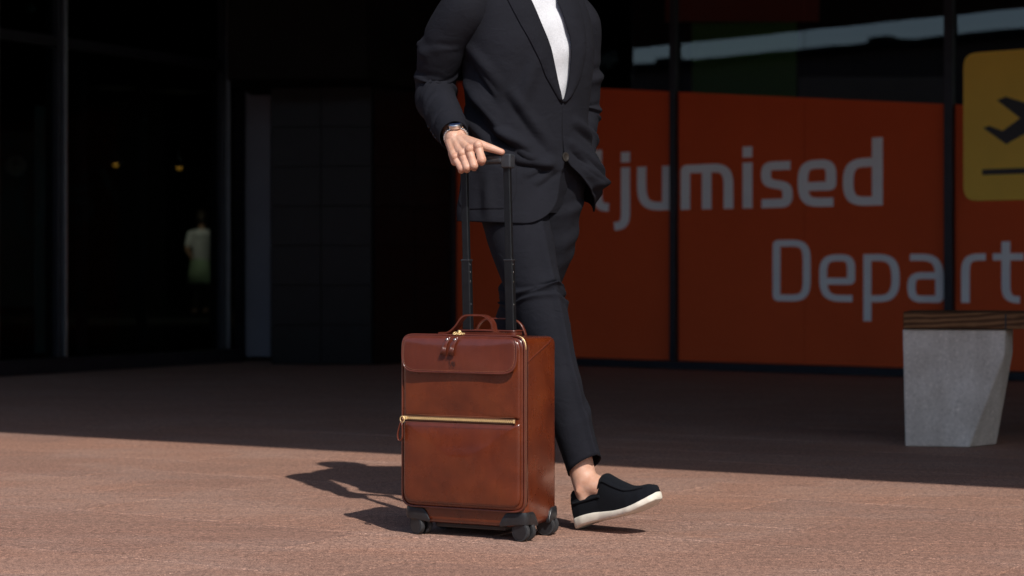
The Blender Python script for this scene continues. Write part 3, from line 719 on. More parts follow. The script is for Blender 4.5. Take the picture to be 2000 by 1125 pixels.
# corner guards and twin casters
for sx in (-1, 1):
    for sy, yf in ((-1, -.078), (1, .109)):
        x1 = sx * (SW_ / 2 - .0005); cm = MB()
        oA = .0022                              # stands proud of the leather
        plan = round_path([(x1 - sx * .072, yf + sy * oA, 0), (x1 + sx * oA, yf + sy * oA, 0), (x1 + sx * oA, yf - sy * .060, 0)], [0, .030, 0], 10)
        plan = [plan[0].lerp(plan[1], k / 8) for k in range(8)] + plan[1:-1] + [plan[-2].lerp(plan[-1], k / 8) for k in range(1, 9)]
        Lp = [0.0]
        for q0, q1 in zip(plan[:-1], plan[1:]): Lp.append(Lp[-1] + (q1 - q0).length)
        cc_ = Vector((x1 - sx * .05, yf - sy * .05, 0)); Vg = []
        for q, l_ in zip(plan, Lp):
            t_ = abs(2 * l_ / Lp[-1] - 1); hg = .0745 - .030 * max(0, (t_ - .55) / .45) ** 2.2; lo_ = .0425 - .007 * max(0, (t_ - .3) / .7)
            inn_ = q + (cc_ - q).normalized() * .009
            bul = (q - cc_).normalized() * .0022
            Vg += [(q.x, q.y, lo_), (q.x + bul.x, q.y + bul.y, lo_ * .6 + hg * .4), (q.x + bul.x * .6, q.y + bul.y * .6, lo_ * .2 + hg * .8), (q.x, q.y, hg), (inn_.x, inn_.y, hg), (inn_.x, inn_.y, lo_)]
        ng = len(plan); cm.add(Vg, grid_faces(ng, 6, True) + [tuple(range(5, -1, -1)), tuple(6 * (ng - 1) + k for k in range(6))])
        cm.lathe([(.033, .040), (.033, .045), (.030, .0475), (.012, .048)], (x1 - sx * .036, yf - sy * .034, 0), None, 20)
        g_ = bevel_obj(cm.build('corner_guard', 'plastic_black', case, auto=35), .003, 2, 50)
        wx, wy = x1 - sx * .026, yf - sy * .026
        cst = MB(); rot = R(-9 + (sx * 6 + sy * 7)) ; Mr = Matrix.Rotation(rot, 3, 'Z')
        fk = MB().lathe([(.013, .020), (.015, .030), (.016, .043)], (wx, wy, 0), None, 16)
        fk.box(Vector((wx, wy, .030)) + Mr @ Vector((.006, 0, 0)), (.030, .007, .026), Mr)
        fk_o = bevel_obj(fk.build('caster_fork', 'plastic_black', case, auto=40), .002)
        Mw = Mr @ Matrix.Rotation(R(90), 3, 'X')
        for sd in (-1, 1):
            cc = Vector((wx, wy, .0252)) + Mr @ Vector((.008, sd * .0125, 0))
            wh = MB().lathe([(.019, -.0068), (.0240, -.0060), (.0250, -.003), (.0250, .003), (.0240, .0060), (.019, .0068)], cc, Mw, 28).build('wheel', 'tyre', case, auto=35)
            MB().lathe([(.0195, -.0074), (.0195, .0074)], cc, Mw, 24).build('hub', 'plastic_black', wh, auto=35)
bevel_obj(MB().box((0, .012, .028), (.20, .12, .014)).build('base_plate', 'plastic_black', case), .004)

# ================================================================== MAN
AM = R(40); CM = Vector((.040, 5.575, 0))
Lv = Vector((math.cos(AM), math.sin(AM), 0)); Fv = Vector((math.sin(AM), -math.cos(AM), 0))
def w2l(p):
    d = Vector(p) - CM; return Vector((d.dot(Lv), -d.dot(Fv), d.z))        # local x = his left, y = backwards
def PL(px, py, Y): return w2l(PX(px, py, Y))

def lin(z, tab):
    return np.interp(z, [t[0] for t in tab], [t[1] for t in tab])
def smooth_lin(z, tab):           # smoothed interpolation
    z = np.asarray(z, float); return (lin(z - .02, tab) + 2 * lin(z, tab) + lin(z + .02, tab)) / 4
TA = [(.78, .206), (.85, .202), (.95, .192), (1.03, .180), (1.12, .180), (1.22, .192), (1.32, .203), (1.40, .202), (1.45, .192), (1.49, .158), (1.53, .088), (1.56, .068)]
TB = [(.78, .150), (.85, .148), (.95, .140), (1.03, .128), (1.12, .126), (1.22, .134), (1.32, .138), (1.40, .126), (1.45, .110), (1.49, .090), (1.53, .072), (1.56, .066)]
TF = [(.78, .000), (1.0, .004), (1.15, .006), (1.3, .008), (1.42, -.004), (1.5, -.012), (1.56, -.012)]
def folds(s, t, lst, sscale=1.0):
    d = np.zeros_like(s)
    for s1, t1, s2, t2, w, a in lst:
        ax, ay = s1 * sscale, t1; bx_, by_ = s2 * sscale, t2
        vx, vy = bx_ - ax, by_ - ay; L2 = vx * vx + vy * vy
        px, py = s * sscale - ax, t - ay
        tau = np.clip((px * vx + py * vy) / L2, 0, 1)
        dx, dy = px - tau * vx, py - tau * vy
        sg = (px * vy - py * vx) / math.sqrt(L2)
        prof = np.exp(-((dx * dx + dy * dy) / (w * w))) - .55 * np.exp(-(((sg - 1.5 * w) ** 2 + np.maximum(0, dx * dx + dy * dy - sg * sg)) / (w * w)))
        d += a * prof * (.25 + .75 * np.sin(np.pi * np.clip(tau * .8 + .12, 0, 1)))
    return d
JF = [  # folds of the jacket body in (angle degrees, z): drag lines running to the button and over the hip
    (-75, 1.10, -12, .985, .016, .0075), (-70, 1.02, -8, .975, .014, .007), (-62, 1.065, -30, 1.03, .012, .006), (-45, 1.17, -6, 1.03, .017, .006),
    (-105, 1.20, -60, 1.10, .020, .009), (-112, 1.13, -78, 1.045, .016, .008), (-30, .955, -5, .985, .012, .005), (-22, .93, -3, .97, .010, .0045),
    (-95, 1.30, -60, 1.20, .020, .006), (-118, 1.03, -85, .98, .014, .006), (-70, .93, -66, .83, .022, .005), (-100, .92, -104, .83, .020, .006),
    (14, 1.04, 55, .97, .013, .006), (20, 1.10, 60, 1.06, .014, .006), (30, .97, 62, .90, .014, .007), (40, .93, 70, .95, .012, .006), (-20, 1.27, -35, 1.15, .02, .004),
    (-66, 1.075, -34, 1.010, .007, .0045), (-58, 1.035, -26, .995, .006, .004), (-40, .985, -10, .975, .006, .0035), (-90, 1.16, -62, 1.085, .008, .005), (-84, 1.24, -64, 1.17, .009, .0035), (18, 1.02, 50, .945, .007, .004), (24, .99, 56, .925, .006, .0035)]
def torso(phi, z, off=0.0, cloth_=True):
    """phi in degrees: 0 front, negative his right; returns local x,y,z arrays"""
    phi = np.asarray(phi, float); z = np.asarray(z, float)
    a = smooth_lin(z, TA) + off; b_ = smooth_lin(z, TB) + off; f0 = smooth_lin(z, TF)
    if cloth_:
        d = 2.0 * folds(phi, z, JF, .0032)
        d = d + .036 * np.exp(-((phi - 60) / 27) ** 2) * np.exp(-((z - .965) / .075) ** 2)      # flap pushed out by the pocketed hand
        d = d + .034 * np.exp(-((phi + 20) / 36) ** 2) * np.exp(-((z - .80) / .085) ** 2)           # hanging clear of the forward thigh
        d = d + .004 * np.sin(phi * .06 + z * 9) * np.exp(-((z - .82) / .08) ** 2)
        a = a + d; b_ = b_ + d
    s, c = np.sin(np.radians(phi)), np.cos(np.radians(phi))
    e_ = .88
    return a * np.sign(s) * np.abs(s) ** e_, -(b_ * np.sign(c) * np.abs(c) ** e_ + f0), z
def eR(z):
    z = np.asarray(z, float); top = lin(z, [(.99, 3.5), (1.142, 3.6), (1.160, 1.6), (1.22, -3), (1.288, -8), (1.355, -14), (1.43, -20), (1.52, -34)])
    t = np.clip((.90 - z) / .085, 0, 1); low = 3.5 - 14 * np.clip((.985 - z) / .17, 0, 1) - 24 * (1 - np.sqrt(np.clip(1 - t * t, 0, 1))); return np.where(z < .985, low, top)
def eL(z):
    z = np.asarray(z, float); return lin(z, [(.80, 66), (.86, 52), (.90, 38), (.94, 24), (.975, 10), (1.0, 5), (1.142, 2.4), (1.160, 3.8), (1.17, 6), (1.2, 8), (1.27, 9.5), (1.333, 9), (1.43, 4), (1.47, 8), (1.52, 30)])
ZH, ZT = .815, 1.525
person = None
parts = []
def man_mesh(name, v, f, mat, parent, **kw): return mesh(name, v, f, mat, parent, **kw)

# ---- body (skin): capsules united by a voxel remesh, then joined into one mesh
def capsule(mb, a, b_, ra, rb, n=14):
    a, b_ = Vector(a), Vector(b_); d = (b_ - a); L_ = d.length; d.normalize() if L_ > 1e-9 else None
    q = d.to_track_quat('Z', 'Y').to_matrix(); prof = []
    for k in range(0, 6): an = -math.pi / 2 + math.pi / 2 * k / 5; prof.append((max(ra * math.cos(an), 1e-4), ra * math.sin(an)))
    for k in range(0, 6): an = math.pi / 2 * k / 5; prof.append((max(rb * math.cos(an), 1e-4), L_ + rb * math.sin(an)))
    mb.lathe(prof, a, q, n)
def chain(mb, pts, rad):
    for i in range(len(pts) - 1): capsule(mb, pts[i], pts[i + 1], rad[i], rad[i + 1])
def remeshed(mb, vox, smooth_it=6, fac=.5):
    me = bpy.data.meshes.new('tmp'); me.from_pydata(mb.v, [], mb.f); o = bpy.data.objects.new('tmp', me); COL.objects.link(o)
    r_ = o.modifiers.new('r', 'REMESH'); r_.mode = 'VOXEL'; r_.voxel_size = vox
    s_ = o.modifiers.new('s', 'SMOOTH'); s_.factor = fac; s_.iterations = smooth_it
    dg = bpy.context.evaluated_depsgraph_get(); ev = o.evaluated_get(dg); m2 = bpy.data.meshes.new_from_object(ev)
    n = len(m2.vertices); co = np.empty(n * 3); m2.vertices.foreach_get('co', co); fs = [tuple(p.vertices) for p in m2.polygons]
    bpy.data.objects.remove(o); bpy.data.meshes.remove(me); bpy.data.meshes.remove(m2)
    return co.reshape(-1, 3), fs
shoR = w2l((-.135, 5.452, 1.435)); elbR = w2l((-.214, 5.53, 1.190)); wriR = w2l((-.152, 5.300, 1.040))
shoL = Vector((.193, .012, 1.425)); elbL = Vector((.234, .032, 1.165)); wriL = Vector((.190, .0, 1.02))
hipR = Vector((-.092, 0, .93)); hipL = Vector((.092, .01, .93))
kneR = PL(1058, 612, 5.40); ankR = w2l((.196, 5.300, .118))
kneL = Vector((.070, .095, .555)); ankL = Vector((.065, .37, .16))
# foot frames
heelR = w2l((.180, 5.312, .010)); toeR = w2l((.386, 5.155, .080))
heelL = Vector((.078, .395, .105)); toeL = Vector((.078, .175, .004))
bd = MB()
for z in np.arange(1.02, 1.42, .05):
    a = float(smooth_lin(z, TA)) - .035; b_ = float(smooth_lin(z, TB)) - .030
    bd.ball((0, -float(smooth_lin(z, TF)), z), (a, b_, .06), 20, 10)
chain(bd, [(0, .012, 1.46), (0, .004, 1.58)], [.062, .056])
hc = Vector((.0, -.018, 1.668)); bd.ball(hc + Vector((0, .012, .018)), (.074, .094, .092), 20, 14)
bd.ball(hc + Vector((0, -.028, -.045)), (.056, .062, .068), 16, 12); bd.ball(hc + Vector((0, -.066, -.088)), (.026, .022, .020))
capsule(bd, hc + Vector((0, -.082, .012)), hc + Vector((0, -.104, -.026)), .008, .013)
for sx in (-1, 1):
    bd.ball(hc + Vector((sx * .076, .012, -.008)), (.009, .018, .030)); bd.ball(hc + Vector((sx * .036, -.060, -.028)), (.022, .020, .022))
capsule(bd, hc + Vector((-.022, -.088, -.058)), hc + Vector((.022, -.088, -.058)), .008, .008)
capsule(bd, hc + Vector((-.034, -.078, .026)), hc + Vector((.034, -.078, .026)), .012, .012)
chain(bd, [shoR + Vector((.02, 0, -.03)), elbR, wriR], [.036, .034, .025]); chain(bd, [shoL + Vector((-.02, 0, -.03)), elbL, wriL], [.036, .034, .027])
chain(bd, [(-.09, 0, .95), (hipR + kneR) / 2, kneR, (kneR * .6 + ankR * .4), ankR], [.070, .066, .050, .044, .034])
chain(bd, [(.09, 0, .95), (hipL + kneL) / 2, kneL, (kneL * .6 + ankL * .4), ankL], [.070, .066, .050, .044, .034])
fdR = (toeR - heelR).normalized()
# ankle of the stepping foot: malleoli, heel and instep
capsule(bd, ankR, heelR + fdR * .035 + Vector((0, 0, .045)), .034, .032); capsule(bd, ankR + fdR * .012, heelR + fdR * .15 + Vector((0, 0, .045)), .034, .026)
sdv = Vector((0, 0, 1)).cross(fdR).normalized()
for s_ in (-1, 1): bd.ball(ankR + sdv * (.030 * s_) + Vector((0, 0, -.012)), (.011, .011, .014))
chain(bd, [ankL, toeL + (heelL - toeL) * .3 + Vector((0, 0, .03))], [.032, .022])
# pocketed left hand
hl = wriL + Vector((-.055, -.02, -.05))
capsule(bd, wriL, hl, .024, .028)
for k in range(4): chain(bd, [hl + Vector(((k - 1.5) * .016, 0, -.01)), hl + Vector(((k - 1.5) * .018, -.012, -.05)), hl + Vector(((k - 1.5) * .018, 0, -.085))], [.0095, .009, .008])
chain(bd, [hl + Vector((-.03, -.01, .02)), hl + Vector((-.045, -.03, -.02)), hl + Vector((-.042, -.036, -.045))], [.012, .010, .009])
bv, bf = remeshed(bd, .006, 5)
# gripping right hand (knuckles and joints placed in the world, fingers closed on the trolley grip)
hd = MB()
def wl(px, py, Y): return PL(px, py, Y)
K = {'p': wl(889, 309, 5.222), 'r': wl(903, 302, 5.212), 'm': wl(917, 294, 5.203), 'i': wl(934, 287, 5.196)}
PIP = {'p': wl(901, 329, 5.199), 'r': wl(912, 327, 5.189), 'm': wl(926, 323, 5.181), 'i': wl(941, 312, 5.177)}
rad = {'p': (.0108, .0098, .0088, .0078), 'r': (.0118, .0106, .0096, .0086), 'm': (.0124, .0112, .0100, .009), 'i': (.0126, .0118, .0104, .009)}
for k in 'prmi':
    kn, pp = K[k], PIP[k]
    dip = pp + w2l(CM + Vector((-.001, .029, -.004))); tip = dip + w2l(CM + Vector((-.001, .010, .017)))
    chain(hd, [kn, (kn + pp) / 2 + Vector((0, 0, 0)), pp], [rad[k][0], (rad[k][0] + rad[k][1]) / 2 * .88, rad[k][1] * 1.03])
    chain(hd, [pp, dip, tip], [rad[k][1], rad[k][2], rad[k][3]])
    hd.ball(kn + w2l(CM + Vector((0, -.0045, .0035))), rad[k][0] * 1.03)
    wr = wriR + w2l(CM + Vector(({'p': -.010, 'r': -.004, 'm': .004, 'i': .012}[k], 0, {'p': -.005, 'r': 0, 'm': .001, 'i': .001}[k])))
    chain(hd, [wr, kn * .55 + wr * .45, kn], [.0180, .0150, rad[k][0] * .98])
    # tendon ridge
    tz = w2l(CM + Vector((0, -.004, .0085)))
    chain(hd, [wr * .6 + kn * .4 + tz * .9, kn * .9 + wr * .1 + tz * .55], [.0045, .0045])
chain(hd, [wriR + w2l(CM + Vector((.006, .012, .010))), wriR + w2l(CM + Vector((-.002, -.004, 0)))], [.027, .024])
# thumb along the top of the grip
t0 = wriR + w2l(CM + Vector((.018, -.010, -.004))); t1 = wl(938, 283, 5.222); t2 = wl(960, 290, 5.214); t3 = wl(980, 297, 5.208)
chain(hd, [t0, t1, t2, t3], [.017, .0132, .0108, .0084])
capsule(hd, (K['i'] + t0) / 2, t1, .012, .011)
capsule(hd, K['p'] * .5 + wriR * .5 + w2l(CM + Vector((-.004, .006, -.012))), K['p'] + w2l(CM + Vector((0, .012, -.008))), .015, .012)
hv, hf = remeshed(hd, .0015, 3, .4)
allv = np.vstack([bv, hv]); allf = list(bf) + [tuple(i + len(bv) for i in q) for q in hf]
person = mesh('person', allv, allf, 'skin', None, smooth=True)
fl_pts = [K[k] for k in 'prmi'] + [PIP[k] for k in 'prmi'] + [t3, ankR + sdv * .03, ankR - sdv * .03, hc + Vector((0, -.10, -.03))]
dm = np.min(np.stack([np.linalg.norm(allv - np.array(q), axis=1) for q in fl_pts]), 0); fl_ = .55 * np.exp(-(dm / .0095) ** 2)
ca_ = person.data.color_attributes.new('flush', 'FLOAT_COLOR', 'POINT'); ca_.data.foreach_set('color', np.stack([fl_, fl_, fl_, np.ones_like(fl_)], -1).ravel())
person.location = CM; person.rotation_euler = (0, 0, AM)
tag(person, 'walking person in dark suit, white shirt and black loafers, pulling the brown suitcase', 'person')
# nails: thumb and finger tips that show
nd_ = (t3 - t2).normalized()
mesh_nail = MB().ball(t3 - nd_ * .001 + w2l(CM + Vector((0, -.001, .0052))), (.0052, .0042, .0014), 10, 6); mesh_nail.build('nail', 'skin', person, smooth=True)
# hair and eyes
hb = MB(); hb.ball(hc + Vector((0, .022, .032)), (.079, .096, .090), 24, 14); hb.ball(hc + Vector((0, .05, -.01)), (.072, .066, .075), 20, 12); hb.ball(hc + Vector((0, -.035, .085)), (.062, .05, .035), 16, 10)
hvv, hff = remeshed(hb, .005, 3); rn = np.random.RandomState(2).normal(0, .0016, hvv.shape); mesh('hair', hvv + rn, hff, 'hair', person, smooth=True)
for sx in (-1, 1): MB().ball(hc + Vector((sx * .031, -.078, .006)), (.011, .009, .008)).build('eye', 'eye', person, smooth=True)

# ---- shirt
nz, nphi = 40, 72
Z = np.linspace(1.03, 1.512, nz)[:, None] * np.ones(nphi); PH = np.ones(nz)[:, None] * np.linspace(-180, 180, nphi, endpoint=False)
sx_, sy_, sz_ = torso(PH, Z, -.013, False)
wr_ = .0022 * np.sin(PH * .14 + Z * 40) * np.exp(-((Z - 1.12) / .08) ** 2) + .0016 * np.sin(Z * 70 - PH * .12)
sy_ = sy_ - wr_
shirt = mesh('shirt', np.stack([sx_, sy_, sz_], -1).reshape(-1, 3), grid_faces(nz, nphi, True), 'shirt', person, smooth=True)
nk = MB().tube([Vector((.080 * math.sin(a), -.072 * math.cos(a) + .012, 1.500 - .022 * math.cos(a))) for a in np.linspace(0, 2 * math.pi, 40, endpoint=False)], .010, 8, closed=True, flat=.6); nk.build('collar', 'shirt', shirt, smooth=True)
# ---- jacket body: open grid from the left front edge round the back to the right front edge
nz, nphi = 190, 230
zs = np.linspace(0, 1, nz)
V = np.zeros((nz, nphi, 3))
for i in range(nz):
    zrow = ZH + (ZT - ZH) * zs[i]
    r0, l0 = float(eR(zrow)), float(eL(zrow)) - 360
    k = np.linspace(0, 1, nphi); ph = r0 + (l0 - r0) * k
    phw = np.where(ph < -180, ph + 360, ph)
    hem = np.where((phw > 20) & (phw < 130), .060 * np.exp(-((phw - 88) / 30) ** 2), 0) + np.where(phw < 0, .012 * np.clip((-phw - 30) / 90, 0, 1), .012 * np.clip((180 - phw) / 60, 0, 1))
    zz_ = zrow + hem * np.clip((1.02 - zrow) / .205, 0, 1) ** 1.2
    x_, y_, z_ = torso(phw, zz_, 0.0)
    V[i, :, 0], V[i, :, 1], V[i, :, 2] = x_, y_, z_
jacket = mesh('jacket', V.reshape(-1, 3), grid_faces(nz, nphi), 'suit', person, smooth=True)
md = jacket.modifiers.new('cloth', 'SOLIDIFY'); md.thickness = .0045; md.offset = -1
def patch(name, rows, off, mat, parent, thick=.003):
    """rows: list of (z, phi0, phi1) -> strip lying on the jacket, pushed out by off(k) """
    nc = 26; V = []
    for z, p0, p1 in rows:
        k = np.linspace(0, 1, nc); ph = p0 + (p1 - p0) * k; o_ = off(k) if callable(off) else np.full(nc, off)
        x_, y_, z_ = torso(ph, np.full(nc, z), 0.0); xo, yo, _ = torso(ph, np.full(nc, z), .01)
        V += [(x_[j] + (xo[j] - x_[j]) * 100 * o_[j], y_[j] + (yo[j] - y_[j]) * 100 * o_[j], z_[j]) for j in range(nc)]
    o = mesh(name, V, grid_faces(len(rows), nc), mat, parent, smooth=True)
    m_ = o.modifiers.new('cloth', 'SOLIDIFY'); m_.thickness = thick; m_.offset = 0; return o
lap_out = lambda z: lin(z, [(1.150, 1.0), (1.17, -2.5), (1.22, -13), (1.288, -23), (1.355, -33), (1.43, -43), (1.465, -47), (1.50, -44)])
rows = [(z, float(eR(z)) + .6, float(min(lap_out(z), eR(z) - .5))) for z in np.linspace(1.153, 1.50, 46)]
patch('lapel', rows, lambda k: .0035 + .0075 * np.sin(np.pi * np.clip(k, 0, 1)) * .6 + .0030 * k, 'suit', jacket)
lap_l = lambda z: lin(z, [(1.150, 4.5), (1.17, 11), (1.22, 20), (1.288, 25), (1.355, 27), (1.43, 28), (1.465, 30), (1.50, 34)])
rows = [(z, float(eL(z)) - .6, float(max(lap_l(z), eL(z) + .5))) for z in np.linspace(1.153, 1.50, 46)]
patch('lapel', rows, lambda k: .0035 + .0075 * np.sin(np.pi * np.clip(k, 0, 1)) * .6 + .0030 * k, 'suit', jacket)
# overlapping button stand of the front edge
rows = [(z, 3.8 if z > .985 else float(eR(z)), -2.0 if z > .985 else float(eR(z)) - 4) for z in np.linspace(.90, 1.150, 40)]
patch('front_edge', rows, .0015, 'suit', jacket, .002)
# patch pocket with rounded lower corners and a stitched top band
def pocket(p0, p1, z0, z1):
    rows = []
    for z in np.linspace(z0, z1, 34):
        t = max(0, 1 - (z - z0) / .055); ins_ = 13 * (1 - math.sqrt(max(0, 1 - t * t))); rows.append((z, p0 + ins_, p1 - ins_))
    return patch('patch_pocket', rows, .0040, 'suit', jacket, .0026)
pc = pocket(-104, -40, .855, 1.035)
rows = [(z, -105, -39.5) for z in np.linspace(1.008, 1.037, 6)]; patch('pocket_band', rows, .0042, 'suit_trim', jacket, .0014)
pocket(42, 88, .93, 1.04)
def on_jacket(phi, z, off=.004):
    x_, y_, z_ = torso(np.array([phi]), np.array([z]), off); xo, yo, _ = torso(np.array([phi]), np.array([z]), off + .01)
    p = Vector((x_[0], y_[0], z)); n = Vector((xo[0] - x_[0], yo[0] - y_[0], 0)).normalized(); return p, n
p, n = on_jacket(4.5, 1.002, .006); Mq = n.to_track_quat('Z', 'Y').to_matrix()
MB().lathe([(.0115, -.002), (.0130, .0), (.0126, .0024), (.0092, .0028), (.0078, .0018), (.0001, .0016)], p, Mq, 20).build('button', 'horn', jacket, auto=40)
p, n = on_jacket(10, 1.10, .004); 
# ---- sleeves
def sleeve(name, pts, radii, flst, parent, seed, nring=120, nc=64, ov=1.0):
    pth = [Vector(p) for p in pts]
    # Catmull-Rom through the joints
    P_ = [pth[0] * 2 - pth[1]] + pth + [pth[-1] * 2 - pth[-2]]; C_ = []; Rr = []
    rr = [radii[0]] + list(radii) + [radii[-1]]
    ns = len(pth) - 1
    for i in range(nring):
        s = i / (nring - 1) * ns; k = min(int(s), ns - 1); t = s - k
        a, b_, c, d = P_[k:k + 4]
        C_.append(.5 * ((2 * b_) + (c - a) * t + (2 * a - 5 * b_ + 4 * c - d) * t * t + (3 * b_ - a - 3 * c + d) * t ** 3))
        q0, q1 = rr[k + 1], rr[k + 2]; tt = t * t * (3 - 2 * t); Rr.append(q0 + (q1 - q0) * tt)
    V = []; ref = None
    th = np.linspace(0, 360, nc, endpoint=False)
    for i in range(nring):
        tg = (C_[min(i + 1, nring - 1)] - C_[max(i - 1, 0)]).normalized()
        if ref is None: ref = Vector((0, -1, 0)) if abs(tg.y) < .8 else Vector((1, 0, 0))
        ref = (ref - tg * ref.dot(tg)).normalized(); bb = tg.cross(ref)
        tt = np.full(nc, i / (nring - 1))
        d = np.zeros(nc)
        for sh in (-360, 0, 360): d += 1.6 * folds(th + sh, tt, flst, .0016)
        for j in range(nc):
            a = math.radians(th[j]); r_ = Rr[i] + d[j] * 1.0
            V.append(C_[i] + (ref * math.cos(a) + bb * (math.sin(a) * ov)) * r_)
    n = len(V); f = grid_faces(nring, nc, True)
    o = mesh(name, V, f, 'suit', parent, smooth=True)
    m_ = o.modifiers.new('cloth', 'SOLIDIFY'); m_.thickness = .004; m_.offset = -1
    return o, C_, Rr
rnd = random.Random(5)
def rand_folds(n, t0, t1, amp, w, tilt):
    out = []
    for _ in range(n):
        a = rnd.uniform(0, 360); t = rnd.uniform(t0, t1); da = rnd.uniform(60, 150); out.append((a, t, a + da, t + rnd.uniform(-tilt, tilt), w * rnd.uniform(.7, 1.3), amp * rnd.uniform(.5, 1.2)))
    return out
midR = (shoR + elbR) / 2 + w2l(CM + Vector((-.012, 0, .0)))
fR = (wriR - elbR).normalized()
slR, cR, rR_ = sleeve('sleeve', [Vector((-.085, .005, 1.462)), Vector((-.165, .0, 1.452)), shoR + Vector((.006, 0, -.035)), midR, elbR, (elbR + wriR) / 2 + w2l(CM + Vector((0, 0, -.004))), wriR - fR * .018], [.030, .050, .0735, .070, .059, .052, .044],
    rand_folds(10, .53, .70, .0058, .010, .07) + rand_folds(9, .70, .96, .0046, .009, .06) + rand_folds(9, .40, .56, .0036, .012, .17), jacket, 1, ov=.93)
midL = (shoL + elbL) / 2
slL, cL, rL_ = sleeve('sleeve', [Vector((.085, .005, 1.462)), Vector((.160, .006, 1.450)), shoL + Vector((.008, 0, -.035)), midL, elbL, (elbL + wriL) / 2, wriL + Vector((-.01, -.02, -.02))], [.030, .048, .069, .066, .056, .053, .048],
    rand_folds(9, .52, .76, .0085, .016, .06) + rand_folds(6, .76, .98, .006, .015, .05), jacket, 2)
# cuff buttons on the outer seam
ci = int(len(cR) * .93)
for k in range(4):
    i = len(cR) - 6 - k * 4; tg = (cR[i + 1] - cR[i - 1]).normalized(); dn = w2l(CM + Vector((-.70, -.35, -.62))); dn = (dn - tg * dn.dot(tg)).normalized()
    MB().lathe([(.0045, -.001), (.0055, 0), (.005, .0022), (.0001, .002)], cR[i] + dn * (rR_[i] + .0005), dn.to_track_quat('Z', 'Y').to_matrix(), 14).build('button', 'silver' if k == 9 else 'plastic_black', jacket, auto=40)
# ---- trousers: hip yoke + two creased legs
tro = MB()
def leg_tube(pts, rx, ry, flst, crease, nring=130, nc=64):
    pth = [Vector(p) for p in pts]; P_ = [pth[0] * 2 - pth[1]] + pth + [pth[-1] * 2 - pth[-2]]; ns = len(pth) - 1
    V = []; th = np.linspace(0, 360, nc, endpoint=False); C_ = []; RX = []; RY = []
    ex = [rx[0]] + list(rx) + [rx[-1]]; ey = [ry[0]] + list(ry) + [ry[-1]]
    for i in range(nring):
        s = i / (nring - 1) * ns; k = min(int(s), ns - 1); t = s - k; a, b_, c, d = P_[k:k + 4]
        C_.append(.5 * ((2 * b_) + (c - a) * t + (2 * a - 5 * b_ + 4 * c - d) * t * t + (3 * b_ - a - 3 * c + d) * t ** 3))
        tt = t * t * (3 - 2 * t); RX.append(ex[k + 1] + (ex[k + 2] - ex[k + 1]) * tt); RY.append(ey[k + 1] + (ey[k + 2] - ey[k + 1]) * tt)
    for i in range(nring):
        tg = (C_[min(i + 1, nring - 1)] - C_[max(i - 1, 0)]).normalized()
        fr_ = Vector((0, -1, 0)); fr_ = (fr_ - tg * fr_.dot(tg)).normalized(); sd = tg.cross(fr_)
        d = np.zeros(nc)
        for sh in (-360, 0, 360): d += folds(th + sh, np.full(nc, i / (nring - 1)), flst, .0016)
        for j in range(nc):
            a = math.radians(th[j]); cr = crease * (math.exp(-((min(th[j], 360 - th[j])) / 9) ** 2) + .8 * math.exp(-((th[j] - 180) / 9) ** 2)) * min(1, i / nring * 3)
            V.append(C_[i] + fr_ * (math.cos(a) * (RY[i] + d[j] + cr)) + sd * (math.sin(a) * (RX[i] + d[j])) - tg * (math.cos(a) * .014 * max(0, i / nring * 4 - 3)))
    return V, grid_faces(nring, nc, True)
ndir = (ankR - kneR).normalized()
hemR = ankR + Vector((0, 0, .050)) - w2l(CM + fdR * 0) * 0
legR_pts = [hipR + Vector((0, 0, .06)), hipR * .66 + kneR * .34 + Vector((0, -.012, 0)), kneR * .8 + hipR * .2, kneR, kneR * .62 + ankR * .38, hemR + Vector((0, .004, 0))]
fl_R = [(-70, .44, 40, .50, .016, .007), (-90, .50, 30, .47, .014, .008), (-110, .56, -10, .50, .014, .007), (-120, .53, -40, .585, .012, .006), (20, .55, 100, .50, .014, .006), (-60, .60, 20, .545, .012, .006), (-130, .62, -60, .66, .014, .005),
    (-140, .12, -60, .26, .02, .006), (-120, .20, -70, .36, .018, .005), (60, .46, 120, .40, .016, .006), (-40, .90, 30, .93, .016, .004), (-100, .86, -30, .90, .02, .004), (80, .80, 160, .90, .02, .006), (120, .5, 240, .53, .02, .010), (130, .57, 230, .55, .018, .009)]
v, f = leg_tube(legR_pts, [.098, .088, .074, .068, .057, .047], [.104, .094, .080, .073, .062, .052], [(a_, b_, c_, d_, e_, f_ * 1.35) for a_, b_, c_, d_, e_, f_ in fl_R], .010); tro.add(v, f)
hemL = ankL + Vector((0, -.01, .05))
fl_L = rand_folds(8, .38, .62, .008, .016, .05) + rand_folds(4, .05, .3, .006, .02, .08)
v, f = leg_tube([hipL + Vector((0, 0, .06)), hipL * .66 + kneL * .34 + Vector((0, -.01, 0)), kneL * .8 + hipL * .2, kneL, kneL * .6 + ankL * .4, hemL], [.105, .094, .078, .074, .066, .058], [.118, .106, .086, .078, .070, .064], fl_L, .006); tro.add(v, f)
trousers = tro.build('trousers', 'suit', person, smooth=True)
md = trousers.modifiers.new('cloth', 'SOLIDIFY'); md.thickness = .003; md.offset = -1
nzz, npp = 30, 64
Z = np.linspace(.85, 1.05, nzz)[:, None] * np.ones(npp); PH = np.ones(nzz)[:, None] * np.linspace(-180, 180, npp, endpoint=False)
x_, y_, z_ = torso(PH, Z, -.010 - .060 * np.clip((1.0 - Z) / .16, 0, 1), False); mesh('waist', np.stack([x_, y_, z_], -1).reshape(-1, 3), grid_faces(nzz, npp, True), 'suit', trousers, smooth=True)
